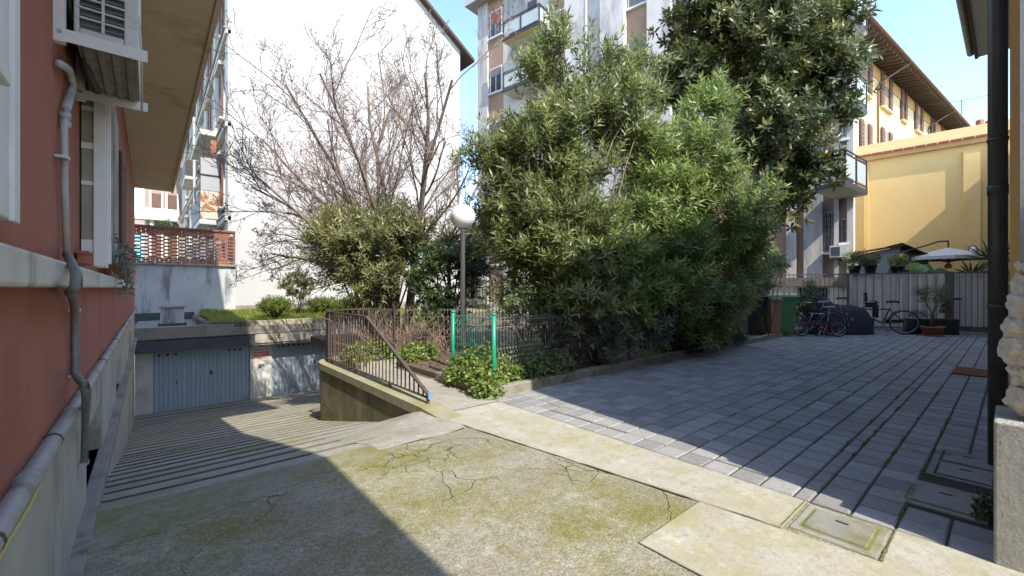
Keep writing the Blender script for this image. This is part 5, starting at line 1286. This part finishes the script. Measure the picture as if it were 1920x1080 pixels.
# black garden fence further back
I1, I2 = P(800, 560, 12.5), P(1075, 560, 13.5); I1.z = I2.z = 0
gif = empty('garden_iron_fence', tuple(I1), 'dark iron garden fence behind the lamp post in front of the apartment block', 'fence')
bm2 = MB().box(-.008, .008, -.008, .008, 0, 1).mesh('bar', METDK); k = 44
for i in range(k+1): p_ = I1.lerp(I2, i/k); share('bar', bm2, gif, (p_.x, p_.y, .1), 0, (1, 1, 1.3))
for z in (.2, 1.36): MB().bar(I1+Vector((0, 0, z)), I2+Vector((0, 0, z)), .03).build('rail', METDK, gif)
for i in (0, 11, 22, 33, 44): p_ = I1.lerp(I2, i/k); MB().bar(p_, p_+Vector((0, 0, 1.45)), .05).build('post', METDK, gif)

# ================================================================== TREES AND SHRUBS
def bare_tree():
    rr2 = random.Random(12)
    b0 = P(735, 560, 10.8); b0.z = .05; t = empty('bare_tree', tuple(b0), 'leafless tree with many arching branches before the white gable', 'tree')
    big = MB(); small = MB(); pods = MB(); cnt = [0]
    def grow(p, d, L, r, lvl, arch=0):
        r = max(r, (.03, .013, .0075, .0052, .0042)[lvl])
        n = 5 if lvl < 2 else 4; pts = [p]; q_ = p.copy(); dd = d.copy()
        for i in range(n):
            side = Vector((rr2.gauss(0, 1), rr2.gauss(0, 1), rr2.gauss(0, .6)))
            bendz = -arch if lvl == 0 else -.05*(1-abs(dd.z)) if lvl == 1 else .06
            dd = (dd+side*(.10 if lvl < 2 else .16)+Vector((0, 0, bendz))).normalized(); q_ = q_+dd*(L/n); pts.append(q_.copy())
        r1 = r*(.42 if lvl < 3 else .6)
        (big if lvl < 2 else small).tube(pts, [r+(r1-r)*i/n for i in range(n+1)], 7 if lvl < 1 else 5 if lvl < 2 else 4 if lvl < 3 else 3, False)
        cnt[0] += 1
        if lvl >= 3 and rr2.random() < .12:
            k = .016; e = pts[-1]; pods.add([e+Vector(v)*k for v in ((1, 0, 0), (-1, 0, 0), (0, 1, 0), (0, -1, 0), (0, 0, 1), (0, 0, -1))], [(0, 2, 4), (2, 1, 4), (1, 3, 4), (3, 0, 4), (2, 0, 5), (1, 2, 5), (3, 1, 5), (0, 3, 5)])
        if lvl >= 4: return
        kids = (10, 7, 5, 3)[lvl]
        for c in range(kids):
            tpos = (.28 if lvl else .12)+(.72 if lvl else .85)*(c+rr2.random())/kids; i = min(int(tpos*n), n-1); fr_ = tpos*n-i
            p2 = pts[i].lerp(pts[i+1], min(fr_, 1)); ax = (pts[i+1]-pts[i]).normalized()
            sd_ = ax.cross(Vector((rr2.gauss(0, 1), rr2.gauss(0, 1), rr2.gauss(0, 1)))).normalized()
            a = R(rr2.uniform(28, 58) if lvl else rr2.uniform(25, 50)); nd = (ax*math.cos(a)+sd_*math.sin(a)+Vector((0, 0, .14 if lvl < 2 else .05))).normalized()
            grow(p2, nd, L*rr2.uniform(.36, .58)*(1-.30*tpos), (r+(r1-r)*tpos)*rr2.uniform(.42, .60), lvl+1)
    right = Vector((FY, -FX, 0)); fwd = Vector((FX, FY, 0))
    for k, (a, L, r, off) in enumerate(((-74, 2.6, .040, -.12), (-66, 2.9, .045, -.12), (-56, 3.4, .050, -.1), (-46, 4.2, .055, -.1), (-36, 4.6, .06, -.06), (-25, 5.1, .062, -.04), (-14, 5.3, .065, 0), (-3, 5.6, .065, .02), (12, 5.0, .07, .5), (25, 4.8, .062, .55), (38, 4.2, .055, .6), (52, 3.4, .05, .6), (64, 2.8, .042, .6), (-9, 5.0, .055, .0), (-31, 4.7, .055, -.05), (-50, 3.8, .05, -.1), (76, 2.3, .035, .6))):
        az = rr2.uniform(-.45, .35); sa = R(a*.86); d = (right*math.sin(sa)+Vector((0, 0, math.cos(sa)))+fwd*az).normalized()
        st_ = b0+right*off+Vector((0, 0, 1.5+rr2.uniform(-.3, .35)))
        grow(st_, d, L, r, 0, -.02+.10*abs(a)/80)
    for off, r in ((0, .15), (.55, .11)):
        big.tube([b0+right*(off*.6), b0+right*(off*.8)+Vector((0, 0, .8)), b0+right*off+Vector((0, 0, 1.7)), b0+right*off+Vector((0, 0, 2.2))], [r*1.15, r, r*.9, r*.6], 9)
    big.build('trunk', BARK, t, True); small.build('crown', TWIG, t); pods.build('seed_pods', BARKD, t)
bare_tree()

rgt = np.array([FY, -FX, 0.]); fw = np.array([FX, FY, 0.])
def at(px, py, d): return np.array(P(px, py, d)[:])
# oleander left of the lamp
c = P(715, 600, 9.6); c.z = .05
t = empty('oleander_shrub', tuple(c), 'olive-toned oleander shrub with many stems under the bare tree', 'shrub', 'oleander shrubs')
bl = [(at(690, 455, 9.6), (1.15, 1.0, .70), 3), (at(640, 445, 9.4), (.6, .6, .5), 1.3), (at(765, 440, 9.7), (.55, .6, .55), 1.2), (at(700, 520, 9.4), (.85, .7, .45), 1.2), (at(650, 510, 9.5), (.4, .4, .4), .3)]
_, cc = shoots('crown', L_OLEY, t, bl, 210, 9, .13, 13, .14, .031, .20, 101, up=.75, ymin=.75)
stems('trunk', BARKD, t, c, [Vector(p) for p in cc[::5]], .034, 51, n=6, rb=.30)
# round evergreen beside it
c = P(835, 600, 9.2); c.z = .05
t = empty('evergreen_shrub', tuple(c), 'dense rounded dark evergreen shrub left of the lamp pole', 'shrub')
bl = [(at(835, 525, 9.2), (.62, .6, .75), 3), (at(800, 560, 9.0), (.45, .4, .6), 1), (at(880, 500, 9.4), (.35, .35, .4), .8)]
_, cc = shoots('crown', L_EVER, t, bl, 120, 9, .10, 10, .085, .036, .12, 102, up=.5, ymin=.25)
stems('trunk', BARKD, t, c, [Vector(p) for p in cc[::8]], .03, 52)
spiky('yucca', 'spiky yellow-green yucca tuft behind the round evergreen by the lamp', P(886, 560, 10.4), 1.05, 90, .62, .035, 33, L_LIME)
spiky('yucca', 'spiky tuft peeking above the evergreen just left of the lamp pole', P(842, 560, 10.2), 1.35, 70, .50, .03, 34, L_PALM)
# dry brushwood under the oleander
r2 = random.Random(5); mb = MB()
for i in range(240):
    p_ = Vector((r2.uniform(3.1, 5.2), 0, r2.uniform(.05, .15))); p_.y = r2.uniform(7.0, 8.2); e = p_+Vector((r2.gauss(0, .35), r2.gauss(0, .25), r2.uniform(.3, .85))); m_ = p_.lerp(e, .5)+Vector((r2.gauss(0, .08), r2.gauss(0, .08), .05))
    mb.tube([p_, m_, e], [.008, .006, .003], 3, False)
tag(mb.build('brushwood', DRY), 'tangle of dry brown brushwood behind the rusty mesh fence', 'brushwood', kind='stuff')
# the big oleanders over the bed
c = P(1075, 640, 7.6); c.z = .08
t = empty('oleander_shrub', tuple(c), 'tallest oleander, a loose grey-green mass right of the lamp post', 'shrub', 'oleander shrubs')
bl = [(at(1000, 330, 7.7), (.85, .9, 1.0), 3), (at(1080, 250, 7.7), (.75, .8, 1.0), 2.2), (at(950, 400, 7.9), (.55, .6, .7), 1.5), (at(1050, 440, 7.4), (.8, .8, .8), 2.4), (at(1020, 130, 7.6), (.30, .3, .55), .45), (at(1110, 130, 7.8), (.35, .35, .45), .45), (at(1170, 200, 7.9), (.45, .5, .6), .9),
      (at(1200, 130, 8), (.25, .25, .3), .2), (at(1010, 520, 7.2), (.5, .5, .5), .8), (at(1090, 560, 7.0), (.6, .5, .5), 1.1), (at(925, 290, 7.9), (.3, .35, .5), .5), (at(1050, 90, 7.7), (.16, .16, .3), .12), (at(1075, 500, 7.2), (.7, .5, .5), 1.3), (at(985, 470, 7.5), (.5, .5, .5), 1)]
_, cc = shoots('crown', L_OLE, t, bl, 420, 9, .13, 14, .165, .033, .22, 103, up=.75, ymin=.35)
stems('trunk', BARK, t, c, [Vector(p) for p in cc[::6]], .03, 53, rb=.45)
c = P(1270, 640, 8.9); c.z = .08
t = empty('oleander_shrub', tuple(c), 'bright green spreading oleander in front of the dark magnolia', 'shrub', 'oleander shrubs')
bl = [(at(1230, 400, 8.4), (.9, .8, .9), 2.6), (at(1310, 300, 8.8), (.75, .8, .8), 2), (at(1200, 290, 8.5), (.5, .5, .6), 1.1), (at(1340, 420, 8.9), (.8, .8, .8), 2), (at(1150, 480, 7.7), (.65, .6, .7), 1.7), (at(1250, 540, 8.0), (.8, .6, .6), 1.8), (at(1390, 500, 9.4), (.5, .5, .6), .9), (at(1330, 215, 9), (.35, .35, .4), .4), (at(1170, 590, 7.3), (.5, .35, .3), .7), (at(1300, 600, 8.4), (.7, .4, .35), .8), (at(1410, 370, 9.6), (.4, .4, .4), .5), (at(1200, 560, 7.6), (.7, .45, .5), 1.4), (at(1340, 560, 8.9), (.7, .45, .5), 1.3), (at(1260, 470, 8.2), (.7, .5, .6), 1.3)]
_, cc = shoots('crown', L_OLEB, t, bl, 520, 9, .14, 14, .17, .034, .22, 104, up=.6, droop=.3, ymin=.2)
stems('trunk', BARKD, t, c, [Vector(p) for p in cc[::6]], .028, 54, rb=.6)
# magnolia
c = P(1422, 600, 11.6); c.z = .08
t = empty('magnolia_tree', tuple(c), 'tall dark glossy magnolia tree in front of the apartment block', 'tree')
bl = [(at(1420, 90, 11.8), (1.6, 1.5, 1.5), 4), (at(1330, 60, 11.5), (1.0, 1, .9), 1.6), (at(1520, 130, 12), (1.0, 1, 1.1), 2), (at(1450, 250, 11.6), (1.35, 1.2, 1.0), 2.6), (at(1500, 320, 11.7), (.7, .7, .6), 1), (at(1300, 160, 11.3), (.65, .7, .6), .9), (at(1420, -60, 11.8), (1.8, 1.6, 1.4), 2.5), (at(1570, 190, 12), (.45, .5, .5), .5), (at(1545, 60, 12.2), (.6, .7, .8), .8), (at(1480, 385, 11.4), (.4, .4, .35), .35), (at(1272, 155, 11.2), (.3, .3, .25), .25)]
_, cc = shoots('crown', L_MAG, t, bl, 520, 8, .20, 12, .20, .075, .16, 105, up=.55, droop=.2, angle=(35, 88))
tk = MB(); tk.tube([c, c+Vector((.05, 0, 1.5)), c+Vector((0, .05, 3.2)), c+Vector((.1, .1, 5.0)), c+Vector((.05, 0, 7.5))], [.17, .14, .12, .09, .03], 10)
for i, p_ in enumerate(cc[::7]):
    e = Vector(p_); h_ = max(2.6, min(e.z-.7, 7)); s_ = c+Vector((.05, .05, h_)); tk.tube([s_, s_.lerp(e, .5)+Vector((0, 0, .15)), e], [.045, .03, .012], 5)
tk.build('trunk', BARK, t, True)
# viburnum in front
def small_shrub(px, d, label, lm, blobs, k, seed, L, Wd, nm='shrub', grp=None, nl=9, zmin=.12, st=6, barkm=BARKD):
    c = P(px, 640, d); c.z = .08; t = empty(nm, tuple(c), label, 'shrub', grp)
    _, cc = shoots('crown', lm, t, blobs, k, 7, .09, nl, L, Wd, .11, seed, up=.5, ymin=zmin)
    stems('trunk', barkm, t, c, [Vector(p) for p in cc[::st]], .014, seed, rb=.2); return t
small_shrub(985, 7.0, 'small-leaved viburnum shrub behind the front green post', L_VIB, [(at(975, 575, 7.2), (.5, .45, .35), 2), (at(1040, 600, 7.0), (.5, .4, .3), 1.4), (at(935, 560, 7.6), (.3, .3, .25), .7)], 75, 111, .065, .03)
small_shrub(1130, 6.9, 'grey-green young oleander at the kerb, drooping over the paving', L_GREY, [(at(1150, 625, 6.95), (.45, .3, .28), 2), (at(1230, 610, 7.4), (.4, .3, .3), 1)], 34, 112, .15, .026, nl=12)
small_shrub(1340, 9.3, 'dark shrub growing low beside the black bin', L_OLE, [(at(1350, 585, 9.8), (.7, .45, .5), 2), (at(1400, 530, 10.6), (.6, .4, .6), 1.4), (at(1290, 620, 8.9), (.5, .3, .3), 1)], 70, 113, .13, .028, nl=11)
small_shrub(1430, 11.2, 'leafy twigs hanging from the dark shrub above the bins', L_OLE, [(at(1440, 490, 11.3), (.35, .3, .35), 1)], 14, 114, .15, .03, nl=11, zmin=1.2)
# laurel growing among the bicycles
lq = P(1510, 600, 12.6); lq.z = .012
t = empty('laurel_plant', tuple(lq), 'green laurel growing up between the green bin and the bicycles', 'plant')
_, cc = shoots('leaves', L_EVER, t, [(at(1497, 585, 12.4), (.3, .3, .35), 2), (at(1512, 548, 12.5), (.22, .2, .25), 1)], 20, 7, .07, 9, .12, .04, .12, 115)
stems('stem', BARKD, t, lq, [Vector(p) for p in cc[::4]], .012, 115)
# low planting
def cover(name, label, lm, blobs, n, L, seed, cat='plant', **k):
    c = blobs[0][0]; t = empty(name, (c[0], c[1], .05), label, cat); ground_cover('leaves', lm, t, blobs, n, L, seed, **k); return t
gg = lambda px, py, z: (lambda q_: np.array(q_[:]))(G(px, py, z))
cover('ivy_clump', 'lime-green ivy spilling over the kerb at the foot of the green fence', L_LIME, [((3.45, 4.75, .12), (.33, .5, .44), 2.4), ((3.28, 4.38, .08), (.24, .26, .30), 1.4), ((3.20, 4.24, .02), (.19, .18, .22), 1.1), ((3.62, 4.45, .1), (.32, .24, .30), 1.2), ((3.24, 4.95, .08), (.16, .3, .2), .7)], 4200, .055, 121)
cover('ivy_clump', 'darker leafy ground cover right of the front green post along the kerb', L_VIB, [((4.1, 4.38, .1), (.44, .28, .32), 2), ((4.55, 4.30, .08), (.32, .24, .27), 1.3), ((4.3, 4.75, .1), (.5, .35, .50), 1.8), ((3.9, 4.6, .1), (.3, .3, .4), 1)], 4200, .052, 122)
cover('ivy_clump', 'pale leafy ground cover between the green fence and the oleander stems', L_OLEY, [((3.95, 5.1, .1), (.35, .4, .5), 1), ((5.0, 4.7, .1), (.4, .3, .25), .8)], 1300, .06, 123)
cover('lime_creeper', 'bright lime creeper on the low bed right of the path end', L_LIME, [((3.55, 6.80, .08), (.30, .24, .28), 1.4), ((3.80, 6.95, .1), (.28, .24, .24), 1)], 1700, .06, 124)
cover('lime_creeper', 'bright lime creeper behind the railing at the end of the path', L_LIME, [((2.95, 7.1, .1), (.30, .22, .30), 1.4), ((2.8, 7.5, .1), (.22, .4, .26), 1.2), ((3.15, 7.0, .06), (.18, .13, .22), .7), ((2.68, 6.98, .06), (.16, .14, .16), .5)], 2600, .06, 125)
cover('blue_green_clump', 'blue-green spiky clump on the kerb in front of the bins', L_GREY, [(tuple(gg(1378, 640, .12)), (.32, .22, .22), 1), (tuple(gg(1350, 645, .12)), (.2, .16, .14), .5)], 800, .07, 126)
mj = []
for vv in (.427, .627, .827, .92):
    for k in range(7):
        mj.append(((3.3+rng.random()*4.5, vv, .006), (.07+rng.random()*.12, .008, .012), 1))
tag(ground_cover('joint_moss', L_LIME, None, mj, 2600, .014, 140, zmin=.006), 'yellow-green moss growing in the paver joints near the manhole covers', 'moss', kind='stuff')
cover('wall_weed', 'small green weed at the foot of the rough white wall', L_EVER, [((3.72, .10, .03), (.10, .05, .10), 1)], 260, .03, 127)
cover('crack_weed', 'tiny green tuft of weeds where the ramp wall meets the asphalt', L_VIB, [((-.21, 2.62, .01), (.03, .10, .04), 1)], 120, .03, 128, zmin=.005)
r_ = np.random.default_rng(66); n = 2600
px_ = 3.4+10.5*r_.random(n); py_ = 4.3+2.6*r_.random(n)
lit = leaf_mesh('leaf_litter', L_DRYL, None, np.stack([px_, py_, .09+.02*r_.random(n)], 1), r_.normal(size=(n, 3))*np.array([1, 1, .2]), r_.normal(size=(n, 3))*.3+np.array([0, 0, 1]), .07, .03, r_.random(n))
tag(lit, 'dry fallen leaves scattered over the soil of the shrub bed', 'leaf litter', kind='stuff')
# hedges and bushes on the garage roof
def roof_bush(px, py, d, rad, label, k, seed, lm=L_BOX, L=.05, nl=7, st=4, up=.4):
    c = at(px, py, d); t = empty('box_bush', (c[0], c[1], .3), label, 'bush')
    _, cc = shoots('crown', lm, t, [(c, rad, 1)], k, 10, .07, nl, L, L*.55, .07, seed, up=up, ymin=.36)
    stems('trunk', BARKD, t, (c[0], c[1], .25), [Vector(p) for p in cc[::st]], .015, seed); return t
roof_bush(516, 573, 14.6, (.46, .42, .17), 'clipped flat-topped box bush on the garage roof grass', 150, 131)
roof_bush(603, 572, 17.2, (.72, .5, .20), 'clipped low hedge nearest the railing on the garage roof', 150, 132)
roof_bush(655, 572, 16.6, (.6, .45, .22), 'clipped low hedge behind the railing under the oleander', 130, 133)
roof_bush(556, 535, 16.2, (.55, .45, .52), 'thin loose shrub with pale leaves against the white gable', 34, 134, L_OLEY, .10, 8, 2, .7)
